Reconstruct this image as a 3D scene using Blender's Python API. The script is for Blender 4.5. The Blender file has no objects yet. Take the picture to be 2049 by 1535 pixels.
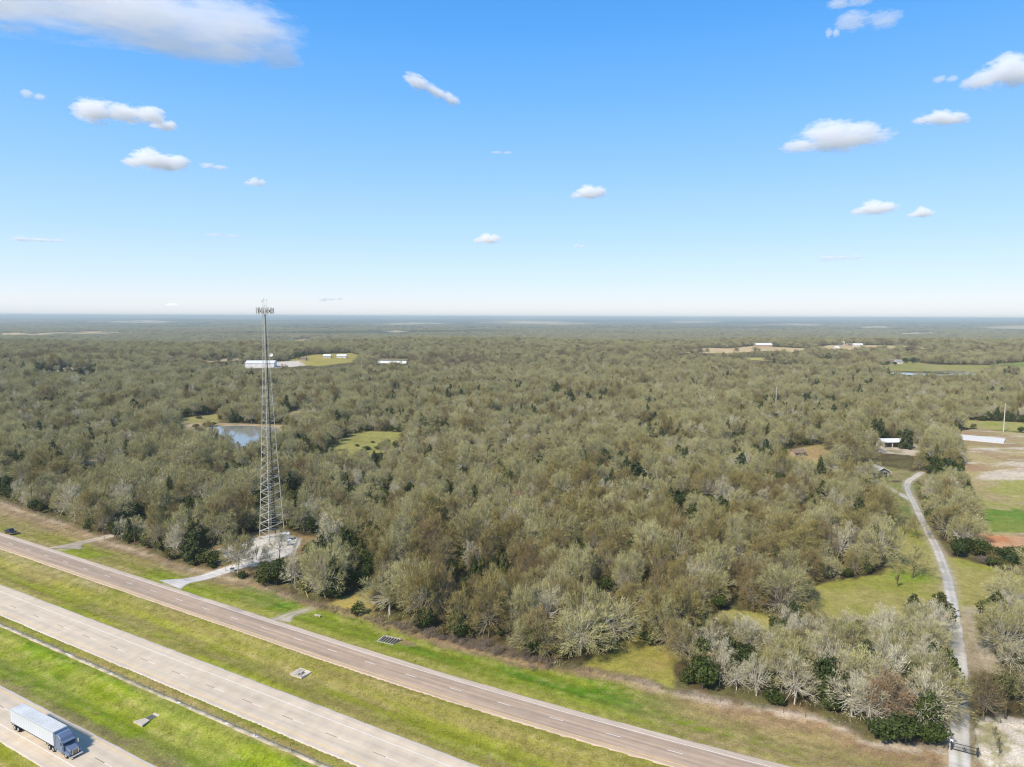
import bpy, bmesh, math, random
import numpy as np
from mathutils import Vector, Matrix

random.seed(11)
RNG = np.random.default_rng(11)
SC = bpy.context.scene
COL = SC.collection
PI = math.pi

# ------------------------------------------------------------------ camera
CAM_H = 82.5
FPX = 1400.0                      # focal length in pixels of the 2049 px wide photograph
PITCH = math.atan((767.5 - 634.0) / FPX)
ROLL = 0.0035
cam = bpy.data.cameras.new('camera')
cam.sensor_width = 36.0
cam.lens = 36.0 * FPX / 2049.0
cam.clip_start = 1.0
cam.clip_end = 150000.0
cam_o = bpy.data.objects.new('camera', cam)
COL.objects.link(cam_o)
cam_o.matrix_world = (Matrix.Translation((0, 0, CAM_H)) @ Matrix.Rotation(PI / 2 - PITCH, 4, 'X')
                      @ Matrix.Rotation(ROLL, 4, 'Z'))
SC.camera = cam_o

# ------------------------------------------------------------------ light and sky
SUN_ELEV = math.radians(44)
SUN_AZ = math.radians(224)        # compass bearing with +Y as north: behind the camera, to the left
sun_dir = Vector((math.sin(SUN_AZ) * math.cos(SUN_ELEV), math.cos(SUN_AZ) * math.cos(SUN_ELEV), math.sin(SUN_ELEV)))
sun = bpy.data.lights.new('sun', 'SUN')
sun.energy = 3.6
sun.angle = math.radians(7)
sun.color = (1.0, 0.91, 0.78)
sun_o = bpy.data.objects.new('sun', sun)
sun_o.rotation_euler = sun_dir.to_track_quat('Z', 'Y').to_euler()
COL.objects.link(sun_o)

world = bpy.data.worlds.new('World')
SC.world = world
world.use_nodes = True
wt = world.node_tree
wt.nodes.clear()
w_out = wt.nodes.new('ShaderNodeOutputWorld')
w_bg = wt.nodes.new('ShaderNodeBackground')
w_sky = wt.nodes.new('ShaderNodeTexSky')
w_sky.sky_type = 'NISHITA'
w_sky.sun_disc = False
w_sky.sun_elevation = SUN_ELEV
w_sky.sun_rotation = SUN_AZ
w_sky.altitude = 100
w_sky.air_density = 1.0
w_sky.dust_density = 0.6
w_sky.ozone_density = 2.0
w_bg.inputs['Strength'].default_value = 0.12
# the clear blue of the day grades to a pale, hazy horizon, the same in every direction
w_tc = wt.nodes.new('ShaderNodeTexCoord')
w_sep = wt.nodes.new('ShaderNodeSeparateXYZ')
w_ramp = wt.nodes.new('ShaderNodeValToRGB')
SKY = [(0.0, (4.15, 4.35, 4.5)), (0.018, (4.3, 4.55, 4.8)), (0.05, (3.45, 4.3, 5.1)), (0.11, (2.45, 3.75, 5.3)), (0.2, (1.5, 3.05, 5.3)), (0.29, (0.85, 2.45, 5.1)), (0.37, (0.48, 1.98, 4.8)),
       (0.45, (0.34, 1.65, 4.3)), (0.7, (0.5, 1.35, 3.3)), (1.0, (0.6, 1.4, 3.1))]
_e = w_ramp.color_ramp.elements
while len(_e) < len(SKY):
    _e.new(0.5)
for _i, (_p, _c) in enumerate(SKY):
    _e[_i].position = _p
    _e[_i].color = (*_c, 1)
w_mix = wt.nodes.new('ShaderNodeMix')
w_mix.data_type = 'RGBA'
w_mix.inputs[0].default_value = 0.92
L = wt.links.new
L(w_tc.outputs['Generated'], w_sep.inputs[0])
L(w_sep.outputs['Z'], w_ramp.inputs['Fac'])
L(w_sky.outputs[0], w_mix.inputs[6])
L(w_ramp.outputs['Color'], w_mix.inputs[7])
L(w_mix.outputs[2], w_bg.inputs['Color'])
L(w_bg.outputs[0], w_out.inputs['Surface'])

SC.view_settings.view_transform = 'Standard'
SC.view_settings.look = 'None'
SC.view_settings.gamma = 1.0
SC.view_settings.use_curve_mapping = False
SC.view_settings.exposure = 0.78
SC.cycles.volume_bounces = 24
SC.cycles.volume_step_rate = 0.3
SC.cycles.filter_width = 1.2
SC.cycles.use_adaptive_sampling = False
SC.cycles.max_bounces = 24
SC.cycles.diffuse_bounces = 3
SC.cycles.transparent_max_bounces = 16

# ------------------------------------------------------------------ coordinates
A_ROAD = math.radians(-30.4)
UX = np.array([math.cos(A_ROAD), math.sin(A_ROAD)])     # along the highway
VX = np.array([-UX[1], UX[0]])                          # across it, away from the camera


def ss(a, b, x):
    t = np.clip((x - a) / (b - a), 0, 1)
    return t * t * (3 - 2 * t)


def vnoise(x, y, seed=0):
    x = np.asarray(x, float); y = np.asarray(y, float)
    xi = np.floor(x).astype(np.int64); yi = np.floor(y).astype(np.int64)
    xf = x - xi; yf = y - yi
    xf = xf * xf * (3 - 2 * xf); yf = yf * yf * (3 - 2 * yf)

    def h(a, b):
        n = (a * 374761393 + b * 668265263 + seed * 1442695041) & 0xFFFFFFFF
        n = ((n ^ (n >> 13)) * 1274126177) & 0xFFFFFFFF
        return ((n ^ (n >> 16)) & 0xFFFF) / 65535.0
    a = h(xi, yi); b = h(xi + 1, yi); c = h(xi, yi + 1); d = h(xi + 1, yi + 1)
    return (a * (1 - xf) + b * xf) * (1 - yf) + (c * (1 - xf) + d * xf) * yf


def fbm(x, y, seed=0, n=4):
    s = 0; a = 0.5; t = 0
    for k in range(n):
        s = s + a * vnoise(x * 2 ** k, y * 2 ** k, seed + k * 17); t += a; a *= 0.55
    return s / t


def uv(x, y):
    return x * UX[0] + y * UX[1], x * VX[0] + y * VX[1]


def xy(u, v):
    return u * UX[0] + v * VX[0], u * UX[1] + v * VX[1]


def hw_shift(u):            # the two highway carriageways run a hair off the frontage road's direction
    return 0.011 * (np.asarray(u, float) + 150)


def fr_shift(u):            # the frontage road bends away to the right
    u = np.asarray(u, float)
    d = np.maximum(0, u + 125)
    return np.where(u < 20, 0.00047 * d * d, 0.00047 * 145 ** 2 + (u - 20) * 0.1363)


def terrain(x, y):
    x = np.asarray(x, float); y = np.asarray(y, float)
    u, v = uv(x, y)
    vh = v - hw_shift(u)
    vf = v - fr_shift(u)
    z = np.zeros_like(x)
    bump = lambda t, a, b: np.sin(PI * np.clip((t - a) / (b - a), 0, 1)) ** 2
    z = z - 0.9 * bump(vh, 72.0, 86.5) - 0.8 * bump(vh, 102, 115.5) * (vf < 116) - 1.1 * bump(vf, 126.5, 150)
    z = z - 0.5 * bump(vh, 40, 60)
    w = ss(160, 260, v)
    z = z + w * (1.6 * np.sin(x / 83 + 0.7) * np.sin(y / 97) + 1.2 * np.sin(x / 41 + y / 57))
    w2 = ss(600, 1100, y)
    yy = y + 0.10 * np.abs(x) + 170 * np.sin(x / 430 + 1.0) + 60 * np.sin(x / 170)
    yy = yy + 420 * ss(100, 700, -x)
    z = z + w2 * (3.0 * np.sin(x / 260 + 2) * np.sin(y / 210))
    z = z + 13 * ss(1000, 1850, yy) - 44 * ss(1950, 2900, yy)
    r = np.hypot(x, y)
    z = z + ss(4500, 9000, r) * (9 * np.sin(x / 1900 + 1.3) * np.sin(y / 2600) + 6 * np.sin(x / 900 + y / 1500))
    z = z + ss(9000, 17000, r) * 28 + ss(18000, 30000, r) * (16 + 9 * np.sin(x / 5200 + 0.6))
    return z


def ray(px, py):
    dx, dy = px - 1024.5, py - 767.5
    c, s = math.cos(ROLL), math.sin(ROLL)
    dx, dy = c * dx + s * dy, -s * dx + c * dy
    return np.array([dx, math.cos(PITCH) * FPX - math.sin(PITCH) * dy, -math.cos(PITCH) * dy - math.sin(PITCH) * FPX])


_TS = np.concatenate([np.arange(60, 700, 4.0), 700 * 1.005 ** np.arange(0, 900)])


def at(px, py, zoff=0.0):
    """The place on the ground seen at photograph pixel (px, py)."""
    d = ray(px, py)
    d = d / np.linalg.norm(d)
    q = _TS[:, None] * d[None, :]
    below = CAM_H + q[:, 2] <= terrain(q[:, 0], q[:, 1]) + zoff
    k = int(np.argmax(below)) if below.any() else len(_TS) - 1
    lo, hi = _TS[max(k - 1, 0)], _TS[k]
    for _ in range(24):
        m = 0.5 * (lo + hi); p = d * m
        if CAM_H + p[2] <= float(terrain(p[0], p[1])) + zoff:
            hi = m
        else:
            lo = m
    p = d * hi
    return np.array([p[0], p[1]])


def at3(px, py):
    p = at(px, py)
    return (float(p[0]), float(p[1]), float(terrain(p[0], p[1])))


def project(x, y, z):
    zz = z - CAM_H
    cp, sp = math.cos(PITCH), math.sin(PITCH)
    dep = y * cp - zz * sp
    up = zz * cp + y * sp
    dx = FPX * x / dep; dy = -FPX * up / dep
    c, s = math.cos(ROLL), math.sin(ROLL)
    return 1024.5 + c * dx - s * dy, 767.5 + s * dx + c * dy, dep


def polyw(pts):
    return np.array([at(*p) for p in pts])


def inside(poly, X, Y):
    r = np.zeros(X.shape, bool)
    n = len(poly)
    for i in range(n):
        x0, y0 = poly[i]; x1, y1 = poly[(i + 1) % n]
        if y0 == y1:
            continue
        c = ((y0 > Y) != (y1 > Y)) & (X < (x1 - x0) * (Y - y0) / (y1 - y0) + x0)
        r ^= c
    return r


def sdist(poly, X, Y, closed=True):
    """signed distance, positive inside"""
    d = np.full(X.shape, 1e9)
    n = len(poly)
    for i in range(n if closed else n - 1):
        x0, y0 = poly[i]; x1, y1 = poly[(i + 1) % n]
        ex, ey = x1 - x0, y1 - y0
        t = np.clip(((X - x0) * ex + (Y - y0) * ey) / (ex * ex + ey * ey + 1e-9), 0, 1)
        d = np.minimum(d, np.hypot(X - x0 - t * ex, Y - y0 - t * ey))
    if not closed:
        return d
    return np.where(inside(poly, X, Y), d, -d)


# ------------------------------------------------------------------ materials
def mat(name, color, rough=0.8, metal=0.0, noise=None, bump=None, spec=0.3, mixc=None):
    """plain surface: base colour broken by object-space noise; noise = (scale, amount) or a list of them"""
    m = bpy.data.materials.new(name)
    m.use_nodes = True
    t = m.node_tree
    b = t.nodes['Principled BSDF']
    b.inputs['Roughness'].default_value = rough
    b.inputs['Metallic'].default_value = metal
    b.inputs['Specular IOR Level'].default_value = spec
    col = None
    rgb = t.nodes.new('ShaderNodeRGB'); rgb.outputs[0].default_value = (*color, 1)
    col = rgb.outputs[0]
    tc = t.nodes.new('ShaderNodeTexCoord')
    if mixc:
        n = t.nodes.new('ShaderNodeTexNoise'); n.inputs['Scale'].default_value = mixc[1]; n.inputs['Detail'].default_value = 6
        t.links.new(tc.outputs['Object'], n.inputs['Vector'])
        mr = t.nodes.new('ShaderNodeMapRange'); mr.inputs['From Min'].default_value = 0.4; mr.inputs['From Max'].default_value = 0.62
        t.links.new(n.outputs['Fac'], mr.inputs['Value'])
        mx = t.nodes.new('ShaderNodeMix'); mx.data_type = 'RGBA'
        mx.inputs[7].default_value = (*mixc[0], 1)
        t.links.new(mr.outputs[0], mx.inputs[0]); t.links.new(col, mx.inputs[6])
        col = mx.outputs[2]
    for sc, am in ([noise] if isinstance(noise, tuple) else (noise or [])):
        n = t.nodes.new('ShaderNodeTexNoise'); n.inputs['Scale'].default_value = sc; n.inputs['Detail'].default_value = 5
        t.links.new(tc.outputs['Object'], n.inputs['Vector'])
        mr = t.nodes.new('ShaderNodeMapRange'); mr.inputs['From Min'].default_value = 0.25; mr.inputs['From Max'].default_value = 0.75
        mr.inputs['To Min'].default_value = 1 - am; mr.inputs['To Max'].default_value = 1 + am
        t.links.new(n.outputs['Fac'], mr.inputs['Value'])
        mul = t.nodes.new('ShaderNodeVectorMath'); mul.operation = 'SCALE'
        t.links.new(col, mul.inputs[0]); t.links.new(mr.outputs[0], mul.inputs['Scale'])
        col = mul.outputs[0]
    t.links.new(col, b.inputs['Base Color'])
    if bump:
        n = t.nodes.new('ShaderNodeTexNoise'); n.inputs['Scale'].default_value = bump[0]; n.inputs['Detail'].default_value = 6
        t.links.new(tc.outputs['Object'], n.inputs['Vector'])
        bp = t.nodes.new('ShaderNodeBump'); bp.inputs['Strength'].default_value = bump[1]; bp.inputs['Distance'].default_value = 0.1
        t.links.new(n.outputs['Fac'], bp.inputs['Height']); t.links.new(bp.outputs[0], b.inputs['Normal'])
    return m


# ------------------------------------------------------------------ mesh helpers
def new_mesh(name, V, F, mats, fm=None, smooth=False):
    me = bpy.data.meshes.new(name)
    V = np.asarray(V, np.float32).reshape(-1, 3)
    if isinstance(F, np.ndarray):
        k = F.shape[1]; nf = len(F)
        me.vertices.add(len(V)); me.vertices.foreach_set('co', V.ravel())
        me.loops.add(nf * k); me.loops.foreach_set('vertex_index', F.ravel().astype(np.int32))
        me.polygons.add(nf)
        me.polygons.foreach_set('loop_start', (np.arange(nf) * k).astype(np.int32))
        me.polygons.foreach_set('loop_total', np.full(nf, k, np.int32))
    else:
        me.from_pydata([tuple(map(float, v)) for v in V], [], F)
    for m in (mats if isinstance(mats, (list, tuple)) else [mats]):
        me.materials.append(m)
    if fm is not None:
        me.polygons.foreach_set('material_index', np.asarray(fm, np.int32))
    if smooth:
        me.polygons.foreach_set('use_smooth', np.ones(len(me.polygons), bool))
    me.update(calc_edges=True)
    me.validate()
    return me


def link(name, me, parent=None, loc=None):
    o = bpy.data.objects.new(name, me)
    COL.objects.link(o)
    if parent is not None:
        o.parent = parent
    if loc is not None:
        o.location = loc
    return o


def tag(o, label=None, cat=None, group=None, kind=None):
    if label: o['label'] = label
    if cat: o['category'] = cat
    if group: o['group'] = group
    if kind: o['kind'] = kind
    return o


def thing(name, label, cat, loc, rz=0.0, group=None):
    o = bpy.data.objects.new(name, None)
    o.empty_display_size = 0.5
    COL.objects.link(o)
    o.location = loc
    o.rotation_euler = (0, 0, rz)
    return tag(o, label, cat, group)


class MB:
    def __init__(s):
        s.V = []; s.F = []; s.M = []

    def add(s, V, F, m=0):
        o = len(s.V)
        s.V += [tuple(map(float, v)) for v in V]
        s.F += [tuple(i + o for i in f) for f in F]
        s.M += [m] * len(F)
        return s

    def box(s, c, d, m=0, rz=0.0, taper=1.0):
        x, y, z = d[0] / 2, d[1] / 2, d[2] / 2
        vs = []
        for k, zz in ((1, -z), (taper, z)):
            for a, b in ((-x, -y), (x, -y), (x, y), (-x, y)):
                a, b = a * k, b * k
                ca, sa = math.cos(rz), math.sin(rz)
                vs.append((c[0] + a * ca - b * sa, c[1] + a * sa + b * ca, c[2] + zz))
        return s.add(vs, [(3, 2, 1, 0), (4, 5, 6, 7), (0, 1, 5, 4), (1, 2, 6, 5), (2, 3, 7, 6), (3, 0, 4, 7)], m)

    def tube(s, p0, p1, r0, r1=None, n=6, m=0, caps=True):
        r1 = r0 if r1 is None else r1
        p0 = Vector(p0); p1 = Vector(p1)
        d = (p1 - p0).normalized()
        a = d.orthogonal().normalized(); b = d.cross(a)
        vs = []
        for p, r in ((p0, r0), (p1, r1)):
            for i in range(n):
                t = 2 * PI * i / n
                vs.append(p + a * (r * math.cos(t)) + b * (r * math.sin(t)))
        fs = [(i, (i + 1) % n, n + (i + 1) % n, n + i) for i in range(n)]
        if caps:
            fs += [tuple(range(n))[::-1], tuple(range(n, 2 * n))]
        return s.add(vs, fs, m)

    def prism(s, prof, y0, y1, m=0):
        """profile of (x, z) points pushed from y0 to y1"""
        n = len(prof)
        vs = [(x, y0, z) for x, z in prof] + [(x, y1, z) for x, z in prof]
        fs = [tuple(range(n)), tuple(range(2 * n - 1, n - 1, -1))] + [(i, n + i, n + (i + 1) % n, (i + 1) % n) for i in range(n)]
        return s.add(vs, fs, m)

    def build(s, name, mats, parent=None, loc=None, smooth=False):
        me = new_mesh(name, np.array(s.V), s.F, mats, s.M, smooth)
        return link(name, me, parent, loc)


def bevel(o, w, seg=2):
    md = o.modifiers.new('bevel', 'BEVEL'); md.width = w; md.segments = seg; md.limit_method = 'ANGLE'
    return o
SC.cycles.use_denoising = True
SC.cycles.sample_clamp_indirect = 8.0

# ------------------------------------------------------------------ regions of the ground (outlines walked on the ground)
ROW_PX = [(-420, 880), (-200, 935), (0, 1000), (60, 1022), (130, 1044), (190, 1068), (235, 1085), (290, 1098), (330, 1120), (385, 1135),
          (425, 1140), (470, 1152), (505, 1158), (560, 1180), (610, 1200), (660, 1215), (745, 1232), (800, 1250), (850, 1268),
          (900, 1284), (1000, 1306), (1090, 1328), (1180, 1338), (1240, 1348), (1340, 1375), (1420, 1392), (1560, 1415),
          (1650, 1430), (1740, 1478), (1890, 1496), (1960, 1512), (2049, 1540), (2300, 1600)]
_r = np.array([np.array(uv(*at(*p))) for p in ROW_PX])
ROW_U, ROW_V = _r[:, 0], _r[:, 1]
ROW_U = np.concatenate([[-900], ROW_U, [200]]); ROW_V = np.concatenate([[ROW_V[0]], ROW_V, [ROW_V[-1] + 20]])


def row_edge(u):
    return np.interp(u, ROW_U, ROW_V)


PADC = [(422, 1103), (520, 1074), (560, 1066), (604, 1078), (590, 1108), (505, 1134)]
CLEAR = {
    'pad': PADC,
    'pad_rim': [(395, 1108), (500, 1066), (560, 1058), (630, 1074), (650, 1095), (612, 1114), (505, 1150), (440, 1140)],
    'nook': [(650, 1210), (700, 1190), (735, 1174), (758, 1170), (752, 1205), (748, 1232), (700, 1226)],
    'meadow_low': [(1170, 1332), (1230, 1296), (1282, 1266), (1318, 1290), (1352, 1300), (1350, 1335), (1342, 1372), (1240, 1350)],
    'meadow_mid': [(1400, 1245), (1460, 1222), (1560, 1228), (1572, 1262), (1500, 1278), (1440, 1290), (1380, 1300)],
    'meadow_up': [(1620, 1192), (1640, 1165), (1762, 1150), (1786, 1110), (1780, 1070), (1795, 1030), (1830, 1030), (1850, 1060), (1890, 1110),
                  (1960, 1130), (2080, 1160), (2080, 1185), (1960, 1190), (1925, 1230), (1890, 1215), (1800, 1225), (1740, 1232), (1650, 1240)],
    'fork': [(1740, 965), (1840, 965), (1835, 1000), (1850, 1040), (1800, 1040), (1770, 1010)],
    'yard': [(1640, 968), (1700, 962), (1850, 962), (1855, 950), (1800, 938), (1760, 930), (1700, 940)],
    'yard_back': [(1560, 925), (1575, 900), (1640, 890), (1660, 905), (1640, 935), (1600, 950)],
    'barn': [(1755, 905), (1760, 880), (1820, 880), (1850, 900), (1830, 912)],
    'field_right': [(1918, 862), (1960, 858), (2100, 872), (2700, 900), (2700, 1130), (2300, 1122), (2060, 1108), (1950, 1090), (1952, 1040),
                    (1955, 990), (1928, 945)],
    'dirt_olive': [(1925, 960), (2700, 985), (2700, 1030), (1955, 1015)],
    'dirt_green': [(1948, 1016), (2700, 1035), (2700, 1082), (1958, 1064)],
    'dirt_red': [(1956, 1068), (2700, 1088), (2700, 1128), (2060, 1106), (1954, 1094)],
    'turnout': [(1936, 1222), (1952, 1226), (1968, 1262), (1990, 1320), (2004, 1372), (1972, 1366), (1952, 1310), (1944, 1262)],
    'pad_front': [(500, 1138), (588, 1108), (622, 1114), (622, 1158), (578, 1172), (520, 1162)],
    'gate_clear': [(1862, 1448), (1958, 1438), (1990, 1560), (1890, 1520)],
    'thicket': [(1940, 1100), (2049, 1112), (2400, 1140), (2400, 1190), (2049, 1152), (1950, 1138)],
    'field_green': [(1880, 838), (1960, 842), (2100, 848), (2700, 862), (2700, 885), (2100, 868), (1930, 856)],
    'sandy': [(1955, 1478), (1975, 1440), (2010, 1430), (2080, 1440), (2400, 1480), (2400, 1600), (2100, 1600), (1985, 1550)],
    'pond': [(340, 866), (395, 856), (430, 852), (500, 852), (565, 858), (592, 868), (580, 884), (545, 896), (470, 902), (400, 890)],
    'pond_meadow': [(345, 850), (365, 836), (435, 828), (440, 850), (400, 858)],
    'pond_bank': [(320, 862), (345, 848), (440, 846), (570, 850), (600, 862), (596, 872), (560, 860), (430, 854), (340, 868)],
    'pond_small': [(572, 838), (590, 825), (608, 824), (606, 833), (590, 842)],
    'pond_small_bank': [(560, 830), (600, 818), (680, 810), (690, 816), (610, 826), (570, 842)],
    'glade': [(652, 912), (665, 890), (700, 870), (740, 862), (800, 866), (826, 876), (800, 892), (760, 915), (705, 935), (662, 945)],
    'bare_left': [(165, 918), (200, 910), (210, 920), (175, 930)],
    'farm_field': [(560, 728), (600, 714), (700, 706), (722, 712), (700, 726), (640, 733)],
    'farm_pad': [(485, 732), (500, 724), (600, 722), (610, 731), (560, 736), (490, 737)],
    'farm_left': [(400, 722), (480, 716), (490, 721), (410, 726)],
    'greenhouse_lot': [(748, 724), (760, 717), (815, 718), (820, 728), (755, 730)],
    'tan_left': [(60, 742), (130, 736), (200, 733), (196, 738), (140, 742), (70, 748)],
    'tan_right': [(1330, 708), (1400, 697), (1520, 692), (1600, 697), (1690, 690), (1840, 693), (1860, 698), (1700, 703), (1600, 704), (1450, 707)],
    'farm_right': [(1735, 735), (1800, 722), (1880, 730), (2049, 733), (2300, 736), (2300, 756), (2060, 752), (1900, 742), (1780, 742)],
    'farm_pond': [(1758, 748), (1800, 739), (1870, 741), (1960, 744), (1950, 750), (1850, 752)],
    'farm_right_far': [(1980, 728), (2060, 724), (2300, 722), (2300, 738), (2049, 734)],
    'olive_right': [(1450, 718), (1560, 716), (1690, 720), (1700, 730), (1560, 724)],
}
CL = {k: polyw(v) for k, v in CLEAR.items()}

DRIVE_PX = [(1919, 1570), (1921, 1540), (1918, 1480), (1921, 1430), (1922, 1350), (1915, 1280), (1908, 1220), (1897, 1160), (1876, 1100), (1855, 1060),
            (1840, 1030), (1828, 1005), (1818, 985), (1813, 968)]
SIDE_PX = [(1948, 1220), (1952, 1260), (1968, 1310), (1985, 1350)]
DRIVE_W = polyw(DRIVE_PX)
FORK_W = polyw([(1815, 972), (1818, 962), (1830, 955), (1845, 945)])
HOUSE_W = polyw([(1822, 1000), (1795, 985), (1770, 972), (1748, 962)])
TOWER_DRIVE_W = polyw([(338, 1170), (385, 1160), (430, 1148), (475, 1134), (515, 1122)])
LEFT_DRIVE_W = polyw([(128, 1098), (160, 1086), (200, 1077), (240, 1068), (275, 1061), (300, 1054), (330, 1045)])
TRACK_W = polyw([(560, 1243), (578, 1232), (600, 1224), (618, 1219)])
PATHS = [(DRIVE_W, 3.4), (FORK_W, 3), (HOUSE_W, 3), (TOWER_DRIVE_W, 4), (LEFT_DRIVE_W, 3), (TRACK_W, 3), (polyw(SIDE_PX), 4)]

# fields and cut strips far out on the plain, as outlines on the ground
FAR_PX = [  # pale grass strips, their sunlit look painted in as lighter colour
    ([(0, 666), (60, 668), (120, 665), (200, 663), (250, 665), (200, 669), (100, 671), (0, 672)], (0.36, 0.29, 0.20)),
    ([(580, 683), (600, 678), (625, 679), (622, 685), (600, 687)], (0.31, 0.25, 0.18)),
    ([(750, 665), (790, 661), (822, 663), (800, 667)], (0.42, 0.36, 0.28)),
    ([(730, 649), (820, 645), (900, 647), (820, 650)], (0.36, 0.33, 0.25)),
    ([(960, 645), (1040, 642), (1110, 643), (1200, 648), (1120, 650), (1020, 647)], (0.40, 0.34, 0.24)),
    ([(170, 644), (290, 641), (360, 643), (300, 646)], (0.40, 0.38, 0.34)),
    ([(1500, 650), (1580, 647), (1680, 649), (1600, 652)], (0.38, 0.32, 0.24)),
    ([(1690, 655), (1760, 652), (1800, 655), (1740, 657)], (0.34, 0.32, 0.27)),
    ([(1760, 668), (1840, 664), (1895, 665), (1840, 669)], (0.32, 0.30, 0.26)),
    ([(1960, 656), (2049, 651), (2200, 653), (2060, 659)], (0.38, 0.33, 0.26)),
    ([(1300, 645), (1400, 642), (1450, 644), (1380, 647)], (0.34, 0.31, 0.25)),
    ([(420, 696), (520, 691), (620, 692), (700, 697), (600, 702), (480, 701)], (0.46, 0.40, 0.22)),
]
FAR = [(np.array([at(*p) for p in a]), c) for a, c in FAR_PX]


def mixc(a, b, w):
    w = np.asarray(w, float)
    return a * (1 - w[..., None]) + np.asarray(b) * w[..., None]


def ground_colour(X, Y):
    u, v = uv(X, Y)
    vh = v - hw_shift(u); vf = v - fr_shift(u)
    ve = row_edge(u)
    r = np.hypot(X, Y)
    nA = fbm(X / 22, Y / 22, 3); nB = fbm(X / 6, Y / 6, 7); nC = fbm(u / 34, v / 3.2, 13); nD = fbm(u / 14, v / 0.9, 19, 3); nF = fbm(X / 1.3, Y / 1.3, 29, 2)
    nE = fbm(X / 2.2, Y / 2.2, 23, 3)
    BRIGHT = (0.235, 0.250, 0.022); GREEN = (0.135, 0.195, 0.014); OLIVE = (0.205, 0.195, 0.04); TAN = (0.30, 0.235, 0.085)
    BROWN = (0.245, 0.175, 0.095); LITTER = (0.085, 0.066, 0.03); MEADOW = (0.245, 0.225, 0.05); SAND = (0.50, 0.44, 0.34)
    c = np.zeros(X.shape + (3,)) + np.array(LITTER)
    c = mixc(c, (0.11, 0.10, 0.04), ss(0.45, 0.65, nB))
    # far country: bare woods seen as one surface, with darker and paler stands
    far = ss(2300, 3000, r)
    f1 = fbm(X / 900, Y / 900, 31); f2 = fbm(X / 260, Y / 260, 37); f3 = fbm(X / 40, Y / 40, 41, 3)
    cf = mixc(np.zeros_like(c) + np.array((0.075, 0.080, 0.05)), (0.12, 0.115, 0.07), ss(0.42, 0.62, f2))
    cf = mixc(cf, (0.04, 0.055, 0.035), ss(0.5, 0.64, f1) * 0.8)
    cf = cf * (0.55 + 0.9 * f3)[..., None] * (0.7 + 0.6 * fbm(X / 420, Y / 1100, 39, 4))[..., None]
    far_f = ss(7000, 11000, r) * ss(0.53, 0.57, fbm(X / 2100, Y / 2600, 43, 3)) * ss(0.3, 0.42, fbm(X / 700, Y / 700, 47, 3))
    cf = mixc(cf, mixc(np.zeros_like(c) + np.array((0.21, 0.175, 0.095)), (0.12, 0.15, 0.07), ss(.45, .55, f1)), far_f * 0.85)
    c = mixc(c, cf, far)
    for poly, col in FAR:
        sd = sdist(poly, X, Y)
        dist = float(np.hypot(*poly.mean(0)))
        w = ss(-0.004 * dist, 0.004 * dist, sd + 0.012 * dist * (f3 - 0.5) + 0.01 * dist * (f2 - 0.5))
        w = w * ss(0.34, 0.46, fbm(X / (0.02 * dist), Y / (0.045 * dist), 53, 4))
        c = mixc(c, np.array(col) * np.array((1.15, 1.04, 0.75)), w)
    # highway verges
    verge = ss(1.5, -2.5, v - ve + 5 * (nB - 0.5) + 3 * (nE - .5)) * (r < 2000)
    g = np.zeros_like(c) + np.array(OLIVE)
    g = mixc(g, BRIGHT, ss(0.40, 0.62, nC * 0.6 + nA * 0.4))
    g = mixc(g, GREEN, ss(0.55, 0.70, nA) * 0.5)
    g = mixc(g, TAN, ss(0.48, 0.66, fbm(u / 28, v / 5, 51)) * 0.75)
    # inner median: vivid in the swale, dull beside the lanes
    m1 = ss(71, 72, vh) * ss(86.3, 85.5, vh)
    gm = mixc(np.zeros_like(c) + np.array((0.150, 0.225, 0.010)), (0.205, 0.245, 0.014), ss(0.35, 0.65, nC))
    gm = mixc(gm, (0.11, 0.185, 0.010), ss(83, 85.5, vh + 2 * (nB - .5)) * ss(0.35, 0.6, nB))
    gm = mixc(gm, (0.195, 0.165, 0.07), ss(76.0, 72.0, vh + 6 * (nB - 0.5) + 3 * (nC - .5)))
    gm = mixc(gm, (0.24, 0.24, 0.05), ss(0.58, 0.75, nA) * 0.6)
    g = mixc(g, gm, m1)
    m1b = ss(86.9, 87.4, vh) * ss(89.8, 89, vh)
    g = mixc(g, mixc(mixc(np.zeros_like(c) + np.array(OLIVE), BRIGHT, ss(.45, .6, nB) * .6), (0.27, 0.20, 0.07), ss(0.4, 0.62, nC)), m1b)
    # outer median
    m2 = ss(101, 102, vh) * ss(117, 116, vf)
    t = (vh - 101.5) / 15
    go = mixc(np.zeros_like(c) + np.array((0.235, 0.215, 0.045)), (0.24, 0.25, 0.024), ss(0.42, 0.6, nC) * ss(0.85, 0.35, t))
    go = mixc(go, (0.26, 0.21, 0.07), ss(0.47, 0.62, fbm(u / 20, v / 2.5, 61)) * 0.8)
    go = mixc(go, (0.33, 0.275, 0.12), ss(0.62, 1.0, t) * ss(-150, -230, u) * ss(0.3, 0.6, nB))
    go = mixc(go, (0.17, 0.185, 0.03), ss(0.6, 0.72, nA) * 0.6)
    g = mixc(g, go, m2)
    # verge beyond the frontage road: green by the pavement, brown by the trees on the left, vivid green in the middle, tan on the right
    m3 = ss(124, 125, vf)
    left = ss(-165, -195, u)
    mid = ss(-170, -140, u) * ss(-30, -62, u)
    right = ss(-62, -30, u)
    dv = vf - 126
    gl = mixc(np.zeros_like(c) + np.array((0.225, 0.21, 0.045)), (0.27, 0.22, 0.085), ss(0.42, 0.6, nC))
    gl = mixc(gl, (0.19, 0.225, 0.02), ss(0.45, 0.6, nA) * ss(12, 4, dv))
    gl = mixc(gl, (0.235, 0.17, 0.10), ss(9, 15, dv + 8 * (nA - 0.5)))
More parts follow.
